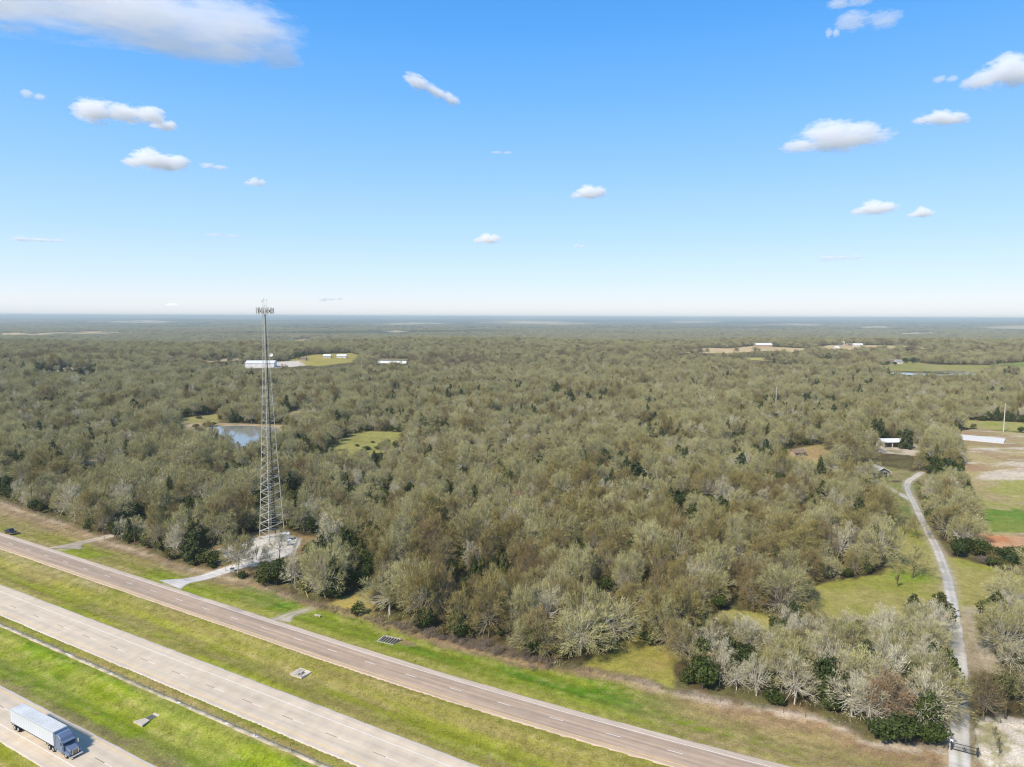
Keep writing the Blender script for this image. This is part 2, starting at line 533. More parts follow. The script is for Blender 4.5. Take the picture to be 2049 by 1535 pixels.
    gl = mixc(gl, (0.40, 0.315, 0.22), ss(5.0, 1.5, ve - v + 3 * (nB - 0.5)) * ss(0.35, 0.55, nB) * 0.9)
    gd = mixc(np.zeros_like(c) + np.array((0.185, 0.225, 0.02)), (0.095, 0.185, 0.010), ss(0.40, 0.6, fbm(u / 18, v / 5, 67)) * ss(4, 8, dv))
    gd = mixc(gd, (0.25, 0.235, 0.05), ss(5, 0.5, dv + 3 * (nB - 0.5)) * 0.9)
    gd = mixc(gd, (0.24, 0.17, 0.10), ss(4.5, 1.5, ve - v + 4 * (nB - .5)))
    gr = mixc(np.zeros_like(c) + np.array((0.245, 0.20, 0.075)), (0.20, 0.235, 0.02), ss(0.45, 0.6, nC) * ss(11, 6, dv) * ss(20, -40, u))
    gr = mixc(gr, (0.29, 0.215, 0.10), ss(0.45, 0.6, nD) * 0.6)
    gr = mixc(gr, (0.25, 0.165, 0.095), ss(9.0, 4.0, ve - v + 3 * (nB - .5)) * 0.85)
    gr = mixc(gr, (0.50, 0.42, 0.33), ss(3.2, 1.8, ve - v + 1.2 * (nB - .5)) * ss(0.0, 0.8, ve - v + 1) * ss(0.42, 0.55, fbm(u / 9, v / 2, 71)) * 0.8)
    g3 = gd * mid[..., None] + gl * left[..., None] + gr * right[..., None]
    tt = np.maximum(left + mid + right, 1e-3)
    g3 = g3 / tt[..., None]
    g3 = mixc(g3, mixc(gl, gd, np.full(X.shape, 0.6)), (tt < 0.35).astype(float))
    g = mixc(g, g3, m3)
    dry = ss(0.50, 0.68, 0.5 * nD + 0.3 * nE + 0.2 * nF)
    g = mixc(g, (0.275, 0.225, 0.09), dry * 0.45)
    mow = 0.5 + 0.5 * np.sin(v * 2 * PI / 4.4 + 2.5 * nA)
    g = g * (0.80 + 0.40 * nE)[..., None] * (0.86 + 0.28 * nD)[..., None] * (0.86 + 0.28 * nF)[..., None] * (0.90 + 0.18 * mow)[..., None]
    c = mixc(c, g, verge)

    def zone(key, col, soft=1.0, wob=2.5, col2=None, s2=5.0, k=1.0):
        nonlocal c
        P = CL[key] * k
        lo, hi = P.min(0) - 30, P.max(0) + 30
        mk = (X > lo[0]) & (X < hi[0]) & (Y > lo[1]) & (Y < hi[1])
        if not mk.any():
            return
        sd = sdist(P, X[mk], Y[mk])
        w = ss(-soft, soft, sd + wob * (nB[mk] - 0.5) * 2)
        cc = np.zeros((mk.sum(), 3)) + np.array(col)
        if col2 is not None:
            cc = mixc(cc, col2, ss(0.42, 0.6, fbm(X[mk] / s2, Y[mk] / s2, 83)))
        cc = cc * (0.84 + 0.32 * nE[mk])[..., None]
        c[mk] = mixc(c[mk], cc, w)
    zone('pad_rim', (0.26, 0.175, 0.075), col2=(0.22, 0.17, 0.09))
    zone('pad', (0.49, 0.455, 0.39), 0.4, 0.5, (0.52, 0.485, 0.42), 9)
    zone('nook', (0.31, 0.225, 0.055), col2=(0.27, 0.22, 0.07))
    zone('meadow_low', (0.285, 0.235, 0.065), col2=(0.245, 0.225, 0.05))
    for k in (0.91, 0.955):
        zone('meadow_mid', (0.24, 0.215, 0.06), 2, 4, (0.20, 0.165, 0.06), k=k)
        zone('meadow_up', (0.255, 0.225, 0.07), 2, 4, (0.21, 0.175, 0.06), 14, k=k)
    zone('meadow_mid', (0.25, 0.235, 0.055), col2=(0.29, 0.25, 0.09))
    zone('meadow_up', (0.265, 0.235, 0.075), col2=(0.22, 0.22, 0.045), s2=14)
    zone('fork', (0.19, 0.18, 0.065), col2=(0.13, 0.16, 0.04), s2=9)
    zone('yard', (0.22, 0.185, 0.09), col2=(0.16, 0.16, 0.05))
    zone('yard_back', (0.30, 0.21, 0.09), col2=(0.24, 0.2, 0.07))
    zone('barn', (0.42, 0.36, 0.27), col2=(0.22, 0.19, 0.1))
    zone('field_right', (0.33, 0.27, 0.13), col2=(0.29, 0.20, 0.11), s2=18)
    zone('field_green', (0.22, 0.24, 0.045), col2=(0.28, 0.25, 0.09), s2=30)
    zone('sandy', (0.52, 0.46, 0.37), col2=(0.30, 0.27, 0.15), s2=2.5)
    zone('turnout', (0.38, 0.35, 0.30), 1.2, 2.5, (0.30, 0.27, 0.20))
    zone('pond_meadow', (0.27, 0.245, 0.075), 2, col2=(0.24, 0.2, 0.08))
    zone('pond_bank', (0.29, 0.22, 0.10), 1.5, col2=(0.34, 0.27, 0.17))
    zone('pond_small_bank', (0.29, 0.22, 0.10), 1.5)
    zone('glade', (0.25, 0.235, 0.07), 2, col2=(0.22, 0.20, 0.06))
    zone('bare_left', (0.36, 0.28, 0.2), 2)
    zone('farm_field', (0.30, 0.25, 0.07), 5, 8, (0.27, 0.235, 0.06), 40)
    zone('farm_pad', (0.48, 0.43, 0.36), 4, 6)
    zone('farm_left', (0.33, 0.28, 0.15), 5, 8)
    zone('greenhouse_lot', (0.2, 0.17, 0.1), 5, 8)
    zone('tan_left', (0.44, 0.37, 0.28), 5, 8)
    zone('tan_right', (0.47, 0.35, 0.19), 6, 14, (0.40, 0.31, 0.16), 60)  # tan field, its sunlit brightness put into the base colour
    zone('farm_right', (0.255, 0.225, 0.085), 5, 8, (0.22, 0.21, 0.06), 45)
    zone('farm_right_far', (0.17, 0.20, 0.05), 5, 8)
    zone('olive_right', (0.32, 0.28, 0.1), 5, 8)
    # inside the dirt field: pale wash streaks, an olive strip, a green patch and red earth
    P = CL['field_right']
    mk = inside(P, X, Y)
    if mk.any():
        x, y = X[mk], Y[mk]
        st = fbm((x + 0.5 * y) / 26, (y - 0.12 * x) / 8, 95, 5)
        c[mk] = mixc(c[mk], (0.50, 0.43, 0.34), ss(0.52, 0.66, st) * 0.8)
        c[mk] = mixc(c[mk], (0.27, 0.23, 0.09), ss(0.5, 0.66, fbm(x / 16, y / 9, 97, 4)) * 0.6)
    zone('dirt_olive', (0.27, 0.26, 0.075), 3, 6, (0.31, 0.25, 0.12), 12)
    zone('dirt_green', (0.115, 0.19, 0.03), 1.5, 5, (0.17, 0.20, 0.04), 9)
    zone('dirt_red', (0.42, 0.19, 0.085), 1.0, 3, (0.44, 0.26, 0.14), 7)
    pc = at(812, 1287); dd = np.hypot(*[(q - w) for q, w in zip(uv(X, Y), uv(*pc))] * np.array([0.45, 1.0])[:, None, None])
    c = mixc(c, (0.25, 0.18, 0.09), ss(2.6, 1.2, dd + 2 * (nB - .5)) * 0.85)
    # worn edges along the gravel drives
    for P, w in PATHS:
        lo, hi = P.min(0) - 15, P.max(0) + 15
        mk = (X > lo[0]) & (X < hi[0]) & (Y > lo[1]) & (Y < hi[1])
        if mk.any():
            d = sdist(P, X[mk], Y[mk], closed=False)
            c[mk] = mixc(c[mk], (0.36, 0.30, 0.20), ss(w * 0.8 + 0.9, w * 0.35, d + 1.4 * (nB[mk] - 0.5) * 2) * 0.75)
    # a greener patch of ground colour round the foot of the lone tree
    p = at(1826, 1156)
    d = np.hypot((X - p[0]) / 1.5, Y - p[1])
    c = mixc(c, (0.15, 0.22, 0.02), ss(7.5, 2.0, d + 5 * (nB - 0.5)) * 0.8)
    return c


# ------------------------------------------------------------------ the ground: one sheet out to the horizon
def build_ground():
    fine = np.radians(np.linspace(-46, 46, 620))
    side = np.radians(np.concatenate([np.linspace(50, 180, 24), np.linspace(190, 310, 22)]))
    ang = np.concatenate([fine, side])
    rad = [4.0, 40.0, 80.0]
    r = 92.0
    while r < 45000:
        rad.append(r)
        r += 1.15 if r < 420 else r * (0.0045 if r < 1500 else 0.0105)
    rad = np.array(rad)
    R, T = np.meshgrid(rad, ang, indexing='ij')
    X = R * np.sin(T); Y = R * np.cos(T)
    Z = terrain(X, Y)
    u, v = uv(X, Y)
    vh = v - hw_shift(u); vf = v - fr_shift(u)
    near = R < 900
    nb = fbm(X / 3.2, Y / 3.2, 5)
    under = ((vh > 61.2) & (vh < 70.8)) | ((vh > 90.3) & (vh < 100.6)) | ((vf > 116.7) & (vf < 125.2))
    Z = np.where(under, Z - 0.25, np.where(near, Z + 0.10 * (nb - 0.5), Z))
    for key in ('pond', 'pond_small', 'farm_pond'):
        Z = np.where(inside(CL[key], X, Y), Z - 1.2, Z)
    # far woods have a roughened top
    Z = Z + ss(2700, 3200, R) * 5.0 * (fbm(X / 30, Y / 30, 9, 3) - 0.5) * ss(14000, 8000, R)
    C = ground_colour(X, Y)
    nr, na = R.shape
    V = np.stack([X, Y, Z], -1).reshape(-1, 3)
    idx = np.arange(nr * na).reshape(nr, na)
    nxt = np.roll(idx, -1, axis=1)
    F = np.stack([idx[:-1], idx[1:], nxt[1:], nxt[:-1]], -1).reshape(-1, 4)
    me = new_mesh('ground', V, F, MAT['ground'])
    at_ = me.attributes.new('ground_tint', 'FLOAT_COLOR', 'POINT')
    buf = np.ones((len(V), 4), np.float32); buf[:, :3] = np.clip(C.reshape(-1, 3), 0.005, 0.9)
    at_.data.foreach_set('color', buf.ravel())
    me.polygons.foreach_set('use_smooth', np.ones(len(F), bool))
    o = link('ground', me)
    tag(o, kind='structure')


def ground_material():
    m = bpy.data.materials.new('turf_and_soil')
    m.use_nodes = True
    t = m.node_tree
    b = t.nodes['Principled BSDF']
    b.inputs['Roughness'].default_value = 1.0
    b.inputs['Specular IOR Level'].default_value = 0.05
    a = t.nodes.new('ShaderNodeAttribute'); a.attribute_name = 'ground_tint'
    tc = t.nodes.new('ShaderNodeTexCoord')
    col = a.outputs['Color']
    for sc, am, det in ((2.6, 0.34, 4), (0.55, 0.20, 4), (0.02, 0.10, 4)):
        n = t.nodes.new('ShaderNodeTexNoise'); n.inputs['Scale'].default_value = sc; n.inputs['Detail'].default_value = det
        t.links.new(tc.outputs['Object'], n.inputs['Vector'])
        mr = t.nodes.new('ShaderNodeMapRange'); mr.inputs['From Min'].default_value = 0.25; mr.inputs['From Max'].default_value = 0.75
        mr.inputs['To Min'].default_value = 1 - am; mr.inputs['To Max'].default_value = 1 + am
        t.links.new(n.outputs['Fac'], mr.inputs['Value'])
        mul = t.nodes.new('ShaderNodeVectorMath'); mul.operation = 'SCALE'
        t.links.new(col, mul.inputs[0]); t.links.new(mr.outputs[0], mul.inputs['Scale'])
        col = mul.outputs[0]
    t.links.new(col, b.inputs['Base Color'])
    n = t.nodes.new('ShaderNodeTexNoise'); n.inputs['Scale'].default_value = 3.0; n.inputs['Detail'].default_value = 4
    t.links.new(tc.outputs['Object'], n.inputs['Vector'])
    bp = t.nodes.new('ShaderNodeBump'); bp.inputs['Strength'].default_value = 0.7; bp.inputs['Distance'].default_value = 0.15
    t.links.new(n.outputs['Fac'], bp.inputs['Height']); t.links.new(bp.outputs[0], b.inputs['Normal'])
    return m


# ------------------------------------------------------------------ roads
def road_material(name, base, kind):
    """colour varies across the lanes by the 'across' attribute (metres from the near edge)"""
    m = bpy.data.materials.new(name)
    m.use_nodes = True
    t = m.node_tree
    b = t.nodes['Principled BSDF']
    b.inputs['Roughness'].default_value = 0.85
    b.inputs['Specular IOR Level'].default_value = 0.25
    a = t.nodes.new('ShaderNodeAttribute'); a.attribute_name = 'road_tint'
    tc = t.nodes.new('ShaderNodeTexCoord')
    mp = t.nodes.new('ShaderNodeMapping'); mp.inputs['Rotation'].default_value = (0, 0, -A_ROAD)
    t.links.new(tc.outputs['Object'], mp.inputs['Vector'])
    mp2 = t.nodes.new('ShaderNodeMapping'); mp2.inputs['Scale'].default_value = (0.03, 1.6, 1)
    t.links.new(mp.outputs[0], mp2.inputs['Vector'])
    col = a.outputs['Color']
    for vec, sc, am, det in ((mp2.outputs[0], 1.0, 0.13 if kind else 0.06, 5), (tc.outputs['Object'], 0.35, 0.07, 4), (tc.outputs['Object'], 7.0, 0.10 if kind else 0.04, 3)):
        n = t.nodes.new('ShaderNodeTexNoise'); n.inputs['Scale'].default_value = sc; n.inputs['Detail'].default_value = det
        t.links.new(vec, n.inputs['Vector'])
        mr = t.nodes.new('ShaderNodeMapRange'); mr.inputs['From Min'].default_value = 0.3; mr.inputs['From Max'].default_value = 0.7
        mr.inputs['To Min'].default_value = 1 - am; mr.inputs['To Max'].default_value = 1 + am
        t.links.new(n.outputs['Fac'], mr.inputs['Value'])
        mul = t.nodes.new('ShaderNodeVectorMath'); mul.operation = 'SCALE'
        t.links.new(col, mul.inputs[0]); t.links.new(mr.outputs[0], mul.inputs['Scale'])
        col = mul.outputs[0]
    t.links.new(col, b.inputs['Base Color'])
    return m


ROAD_Z = 0.12


def road(name, shift, near, far, material, tint, u0=-560, u1=140, du=1.0, rag=0.22):
    us = np.arange(u0, u1 + du, du)
    nv = 48
    vs = np.linspace(near, far, nv)
    U, Vv = np.meshgrid(us, vs, indexing='ij')
    jn = (fbm(us / 2.3, us * 0 + 3.3, 101, 4) - 0.5) * 2 * rag
    jf = (fbm(us / 2.3, us * 0 + 7.7, 103, 4) - 0.5) * 2 * rag
    w = (Vv - near) / (far - near)
    Vj = Vv + jn[:, None] * (1 - w) ** 12 + jf[:, None] * w ** 12
    S = shift(U)
    x, y = xy(U, Vj + S)
    z = np.full_like(x, ROAD_Z) + 0.05 * (1 - (2 * w - 1) ** 2)
    z[:, 0] -= 0.35; z[:, -1] -= 0.35
    P = np.stack([x, y, z], -1).reshape(-1, 3)
    idx = np.arange(U.size).reshape(U.shape)
    F = np.stack([idx[:-1, :-1], idx[1:, :-1], idx[1:, 1:], idx[:-1, 1:]], -1).reshape(-1, 4)
    me = new_mesh(name, P, F, material)
    c = tint(U, Vv)
    a = me.attributes.new('road_tint', 'FLOAT_COLOR', 'POINT')
    buf = np.ones((len(P), 4), np.float32); buf[:, :3] = c.reshape(-1, 3)
    a.data.foreach_set('color', buf.ravel())
    o = link(name, me)
    tag(o, kind='structure')
    return o


def strip(name, shift, v0, v1, u0, u1, material, parent, z=None, du=2.0, near=None, far=None):
    us = np.linspace(u0, u1, max(2, int(abs(u1 - u0) / du) + 1))
    s = shift(us)
    xa, ya = xy(us, v0 + s); xb, yb = xy(us, v1 + s)
    def zz(vv):
        w = (vv - near) / (far - near)
        return ROAD_Z + 0.05 * (1 - (2 * w - 1) ** 2) + 0.006
    n = len(us)
    V = np.concatenate([np.stack([xa, ya, np.full(n, zz(v0))], -1), np.stack([xb, yb, np.full(n, zz(v1))], -1)])
    i = np.arange(n - 1)
    F = np.stack([i, i + 1, i + 1 + n, i + n], -1)
    return link(name, new_mesh(name, V, F, material), parent)


MAT = {}
MAT['ground'] = ground_material()
MAT['concrete_road'] = road_material('pale_concrete_road', None, 0)
MAT['asphalt_road'] = road_material('worn_brown_asphalt', None, 1)
MAT['white_paint'] = mat('white_road_paint', (0.66, 0.63, 0.58), 0.7, noise=[(1.5, 0.12), (9, 0.1)])
MAT['yellow_paint'] = mat('yellow_road_paint', (0.66, 0.46, 0.18), 0.7, noise=[(1.2, 0.15), (9, 0.1)])
MAT['black_paint'] = mat('dark_contrast_paint', (0.16, 0.145, 0.13), 0.8, noise=(3, 0.2))
build_ground()


def tint_conc(near, far, lanes):
    def f(U, Vv):
        base = np.zeros(U.shape + (3,)) + np.array((0.55, 0.455, 0.335))
        # the outer shoulders are a cooler grey; the wheel tracks and lane centres are slightly darkened
        d = np.minimum(Vv - near, far - Vv)
        base = mixc(base, (0.49, 0.42, 0.34), ss(1.5, 0.4, d))
        for c in lanes:
            base = mixc(base, (0.40, 0.345, 0.275), np.exp(-((Vv - c) / 0.75) ** 2) * 0.42 * (0.5 + fbm(U / 40, Vv / 2, 111)))
        s = np.abs(((U + 0.35 * (Vv - near)) % 4.6) - 2.3)           # sawn joints
        base = base * (1 - 0.05 * (s < 0.5))[..., None] * (0.96 + 0.08 * vnoise(np.floor((U + 0.35 * (Vv - near)) / 4.6), Vv * 0, 5))[..., None]
        return base
    return f


def tint_asph(near, far):
    def f(U, Vv):
        base = np.zeros(U.shape + (3,)) + np.array((0.42, 0.31, 0.218))
        n = fbm(U / 30, Vv / 0.9, 121)
        base = mixc(base, (0.29, 0.225, 0.17), ss(0.42, 0.66, n) * 0.7)
        for c, w in ((118.9, .45), (120.4, .45), (122.0, .4), (123.3, .4)):
            base = mixc(base, (0.26, 0.205, 0.16), np.exp(-((Vv - c) / w) ** 2) * 0.4)
        base = mixc(base, (0.47, 0.38, 0.29), ss(123.9, 124.3, Vv))
        base = mixc(base, (0.44, 0.335, 0.235), ss(117.35, 117.0, Vv))
        base = mixc(base, (0.46, 0.385, 0.30), ss(125.1, 125.6, Vv + (n - .5)))
        # dark smears that cross the shoulder
        sm = ss(0.60, 0.72, fbm(U / 6, Vv / 8, 127)) * ss(123.5, 124.5, Vv)
        base = mixc(base, (0.29, 0.24, 0.20), sm * 0.6)
        return base
    return f


wb = road('westbound_highway', hw_shift, 89.7, 101.3, MAT['concrete_road'], tint_conc(89.7, 101.3, (92.7, 96.3)), u1=60)
eb = road('eastbound_highway', hw_shift, 60.5, 71.5, MAT['concrete_road'], tint_conc(60.5, 71.5, (65.2, 68.7)), u1=60)
fr = road('frontage_road', fr_shift, 116.1, 125.9, MAT['asphalt_road'], tint_asph(116.1, 125.9))
for o, sh, nr, fa, yel, wht, dash, u1 in ((wb, hw_shift, 89.7, 101.3, 91.1, 98.2, 94.4, 60), (eb, hw_shift, 60.5, 71.5, 70.3, 63.6, 67.0, 60),
                                     (fr, fr_shift, 116.1, 125.9, 117.35, 123.95, 120.75, 140)):
    strip('edge_line', sh, yel - 0.09, yel + 0.09, -560, u1, MAT['yellow_paint'], o, near=nr, far=fa)
    strip('edge_line', sh, wht - 0.09, wht + 0.09, -560, u1, MAT['white_paint'], o, near=nr, far=fa)
    ph = {'westbound_highway': -166.8, 'eastbound_highway': -161.5, 'frontage_road': -109.9}[o.name]
    k0 = int((-430 - ph) / 12.19)
    for k in range(k0, int((u1 - ph) / 12.19)):
        uc = ph + k * 12.19
        strip('lane_dash', sh, dash - 0.08, dash + 0.08, uc - 1.55, uc + 1.55, MAT['white_paint'], o, near=nr, far=fa)
        if o is not fr:
            strip('contrast_dash', sh, dash - 0.07, dash + 0.07, uc - 4.7, uc - 1.6, MAT['black_paint'], o, near=nr, far=fa)


# ------------------------------------------------------------------ gravel drives, pads and ponds
def path(name, P, width, material, z=0.05, rag=0.35, taper=None, pale=(0.46, 0.43, 0.38), mid=(0.36, 0.34, 0.27)):
    P = np.asarray(P, float)
    seg = np.hypot(*np.diff(P, axis=0).T)
    s = np.concatenate([[0], np.cumsum(seg)])
    n = max(6, int(s[-1] / 0.8))
    t = np.linspace(0, s[-1], n)
    px = np.interp(t, s, P[:, 0]); py = np.interp(t, s, P[:, 1])
    k = 9
    ker = np.hanning(k + 2)[1:-1]; ker /= ker.sum()
    pad = lambda a: np.convolve(np.concatenate([2 * a[0] - a[k // 2:0:-1], a, 2 * a[-1] - a[-2:-k // 2 - 1:-1]]), ker, 'valid')
    if n > 20:
        px, py = pad(px), pad(py)
    n = len(px)
    dx = np.gradient(px); dy = np.gradient(py); ln = np.hypot(dx, dy)
    nx, ny = -dy / ln, dx / ln
    tt = np.linspace(0, 1, n)
    w = np.interp(tt, *taper) if taper else np.full(n, width)
    m = 13
    q = np.linspace(-1, 1, m)
    jl = (fbm(np.arange(n) / 3.1, np.zeros(n) + 2.2, 131, 4) - 0.5) * 2 * rag
    jr = (fbm(np.arange(n) / 3.1, np.zeros(n) + 9.2, 137, 4) - 0.5) * 2 * rag
    off = q[None, :] * w[:, None] / 2 + jl[:, None] * np.clip(-q, 0, 1)[None, :] ** 6 + jr[:, None] * np.clip(q, 0, 1)[None, :] ** 6
    X = px[:, None] + nx[:, None] * off; Y = py[:, None] + ny[:, None] * off
    Z = terrain(X, Y) + z + 0.06 * (1 - q[None, :] ** 2)
    Z[:, 0] -= 0.3; Z[:, -1] -= 0.3
    idx = np.arange(n * m).reshape(n, m)
    F = np.stack([idx[:-1, :-1], idx[1:, :-1], idx[1:, 1:], idx[:-1, 1:]], -1).reshape(-1, 4)
    me = new_mesh(name, np.stack([X, Y, Z], -1).reshape(-1, 3), F, material)
    c = np.zeros(X.shape + (3,)) + np.array(pale)
    nb = fbm(X / 2.5, Y / 2.5, 141)
    c = mixc(c, mid, (np.exp(-(q[None, :] / 0.22) ** 2) + 0 * X) * ss(0.35, 0.6, nb) * 0.8)
    c = mixc(c, np.minimum(np.array(pale) * 1.15, 0.6), (np.exp(-((np.abs(q)[None, :] - 0.45) / 0.16) ** 2) + 0 * X) * 0.5)
    c = mixc(c, np.array(pale) * 0.72, ss(0.45, 0.65, fbm(X / 6, Y / 6, 143)) * 0.6)
    c = mixc(c, (0.30, 0.26, 0.17), ss(0.8, 1.0, np.abs(q)[None, :] + 0.3 * (nb - .5)))
    a = me.attributes.new('road_tint', 'FLOAT_COLOR', 'POINT')
    buf = np.ones((n * m, 4), np.float32); buf[:, :3] = c.reshape(-1, 3)
    a.data.foreach_set('color', buf.ravel())
    o = link(name, me)
    return tag(o, kind='structure')


MAT['gravel'] = road_material('crushed_gravel', None, 1)
path('gravel_drive', DRIVE_W, 4.2, MAT['gravel'], pale=(0.44, 0.415, 0.37), mid=(0.30, 0.29, 0.20), taper=([0, 0.15, 0.3, 0.5, 1], [4.2, 3.9, 3.3, 3.1, 2.6]), rag=0.55)
path('gravel_drive_fork', FORK_W, 3.4, MAT['gravel'], pale=(0.45, 0.40, 0.32))
path('house_drive', HOUSE_W, 3.0, MAT['gravel'], pale=(0.40, 0.37, 0.31))
path('tower_access_drive', TOWER_DRIVE_W, 5.0, MAT['gravel'], pale=(0.53, 0.50, 0.46), mid=(0.50, 0.46, 0.40),
     taper=([0, 0.1, 0.22, 1], [15, 9.5, 6.2, 5.5]))
path('field_drive', LEFT_DRIVE_W, 3.4, MAT['gravel'], pale=(0.42, 0.35, 0.27), mid=(0.27, 0.24, 0.12), taper=([0, 0.12, 0.25, 1], [15, 7.5, 4.0, 3.6]))
path('culvert_track', TRACK_W, 3.0, MAT['gravel'], pale=(0.42, 0.36, 0.28), mid=(0.28, 0.28, 0.12), taper=([0, 0.2, 0.45, 1], [8, 5.0, 3.2, 1.2]), rag=0.6)


def sheet(name, poly, z, material, thick=0.0, rounded=True):
    P = np.asarray(poly)
    Q = [] if rounded else list(P)
    n = len(P)
    for i in range(n if rounded else 0):                                   # rounded outline
        a, b, c = P[i - 1], P[i], P[(i + 1) % n]
        Q += [0.25 * a + 0.75 * b, 0.1 * a + 0.8 * b + 0.1 * c, 0.75 * b + 0.25 * c]
    bm = bmesh.new()
    vs = [bm.verts.new((q[0], q[1], z)) for q in Q]
    f = bm.faces.new(vs)
    if f.normal.z < 0 or True:
        bm.normal_update()
        if f.normal.z < 0:
            f.normal_flip()
    if thick:
        r = bmesh.ops.extrude_face_region(bm, geom=[f])
        for v in r['geom']:
            if isinstance(v, bmesh.types.BMVert):
                v.co.z -= thick
    me = bpy.data.meshes.new(name); bm.to_mesh(me); bm.free()
    me.materials.append(material)
    o = link(name, me)
    return tag(o, kind='structure')


MAT['water'] = mat('pond_water', (0.22, 0.22, 0.19), 0.06, bump=(0.5, 0.05), spec=0.5)
for nm, key in (('pond', 'pond'), ('small_pond', 'pond_small'), ('farm_pond', 'farm_pond')):
    z = float(terrain(*CL[key].T).mean()) - 0.55
    sheet(nm, CL[key], z, MAT['water'])
MAT['caliche'] = mat('white_caliche', (0.58, 0.56, 0.52), 0.95, noise=[(0.25, 0.08), (2, 0.08)])
pc = polyw([(1921, 872), (2012, 881), (2008, 888), (1922, 880)])
sheet('caliche_pad', pc, float(terrain(*pc.T).max()) + 0.25, MAT['caliche'], 2.0, False)

# ------------------------------------------------------------------ vegetation
def veg_material(name, ramp, rough=0.9, trans=0.0, fine=0.35):
    """colour picked per plant along a ramp, then varied within the plant"""
    m = bpy.data.materials.new(name)
    m.use_nodes = True
    t = m.node_tree
    b = t.nodes['Principled BSDF']
    b.inputs['Roughness'].default_value = rough
    b.inputs['Specular IOR Level'].default_value = 0.1
    oi = t.nodes.new('ShaderNodeObjectInfo')
    cr = t.nodes.new('ShaderNodeValToRGB')
    e = cr.color_ramp.elements
    while len(e) < len(ramp):
        e.new(0.5)
    for i, c in enumerate(ramp):
        e[i].position = i / (len(ramp) - 1); e[i].color = (*c, 1)
    t.links.new(oi.outputs['Random'], cr.inputs['Fac'])
    ge = t.nodes.new('ShaderNodeNewGeometry')
    n = t.nodes.new('ShaderNodeTexNoise'); n.inputs['Scale'].default_value = 0.9; n.inputs['Detail'].default_value = 3
    tc = t.nodes.new('ShaderNodeTexCoord')
    t.links.new(tc.outputs['Object'], n.inputs['Vector'])
    ad = t.nodes.new('ShaderNodeMath'); ad.operation = 'ADD'
    t.links.new(ge.outputs['Random Per Island'], ad.inputs[0]); t.links.new(n.outputs['Fac'], ad.inputs[1])
    mr = t.nodes.new('ShaderNodeMapRange'); mr.inputs['From Min'].default_value = 0.3; mr.inputs['From Max'].default_value = 1.7
    mr.inputs['To Min'].default_value = 1 - fine; mr.inputs['To Max'].default_value = 1 + fine
    t.links.new(ad.outputs[0], mr.inputs['Value'])
    mul = t.nodes.new('ShaderNodeVectorMath'); mul.operation = 'SCALE'
    t.links.new(cr.outputs[0], mul.inputs[0]); t.links.new(mr.outputs[0], mul.inputs['Scale'])
    t.links.new(mul.outputs[0], b.inputs['Base Color'])
    if trans:
        tr = t.nodes.new('ShaderNodeBsdfTranslucent')
        mx = t.nodes.new('ShaderNodeMixShader'); mx.inputs[0].default_value = trans
        t.links.new(mul.outputs[0], tr.inputs['Color'])
        t.links.new(b.outputs[0], mx.inputs[1]); t.links.new(tr.outputs[0], mx.inputs[2])
        t.links.new(mx.outputs[0], t.nodes['Material Output'].inputs['Surface'])
    return m


MAT['twig_grey'] = veg_material('lichen_grey_twigs', [(0.333, 0.302, 0.128), (0.399, 0.366, 0.168), (0.295, 0.277, 0.124), (0.443, 0.406, 0.197), (0.362, 0.331, 0.145), (0.272, 0.236, 0.102)], trans=0.18)
MAT['twig_pale'] = veg_material('pale_bleached_twigs', [(0.486, 0.444, 0.288), (0.573, 0.527, 0.374), (0.452, 0.419, 0.27), (0.523, 0.47, 0.312)], trans=0.18)
MAT['twig_tan'] = veg_material('tan_budding_twigs', [(0.275, 0.216, 0.08), (0.315, 0.27, 0.1), (0.263, 0.203, 0.085), (0.288, 0.243, 0.085), (0.241, 0.184, 0.08)], trans=0.18)
MAT['twig_brown'] = veg_material('brown_twigs', [(0.205, 0.146, 0.065), (0.242, 0.178, 0.081), (0.19, 0.149, 0.074), (0.227, 0.163, 0.068)], trans=0.18)
MAT['twig_rust'] = veg_material('rusty_dry_leaves', [(0.31, 0.215, 0.12), (0.27, 0.185, 0.11)], trans=0.18)
MAT['bark'] = veg_material('grey_bark', [(0.21, 0.18, 0.13), (0.28, 0.25, 0.19), (0.33, 0.30, 0.235), (0.17, 0.14, 0.10)], fine=0.2)
MAT['bark_pale'] = veg_material('pale_bark', [(0.46, 0.42, 0.34), (0.52, 0.48, 0.40)], fine=0.2)
MAT['bark_dark'] = veg_material('dark_bark', [(0.10, 0.08, 0.055), (0.13, 0.105, 0.075)], fine=0.2)
MAT['leaf_holly'] = veg_material('dark_glossy_leaves', [(0.048, 0.07, 0.015), (0.064, 0.083, 0.019), (0.04, 0.061, 0.017), (0.08, 0.087, 0.02)], rough=0.5, trans=0.15, fine=0.5)
MAT['leaf_cedar'] = veg_material('cedar_sprays', [(0.057, 0.076, 0.025), (0.083, 0.092, 0.027), (0.046, 0.067, 0.027), (0.11, 0.105, 0.028)], rough=0.7, trans=0.12, fine=0.5)
MAT['leaf_olive'] = veg_material('olive_brush_leaves', [(0.13, 0.115, 0.04), (0.11, 0.11, 0.035), (0.16, 0.13, 0.055), (0.09, 0.095, 0.035)], rough=0.8, trans=0.15, fine=0.45)
MAT['brush'] = veg_material('purple_grey_brush', [(0.21, 0.17, 0.15), (0.25, 0.195, 0.165), (0.27, 0.21, 0.14), (0.19, 0.145, 0.12)], trans=0.2)


def unit(v):
    return v / (np.linalg.norm(v) + 1e-9)


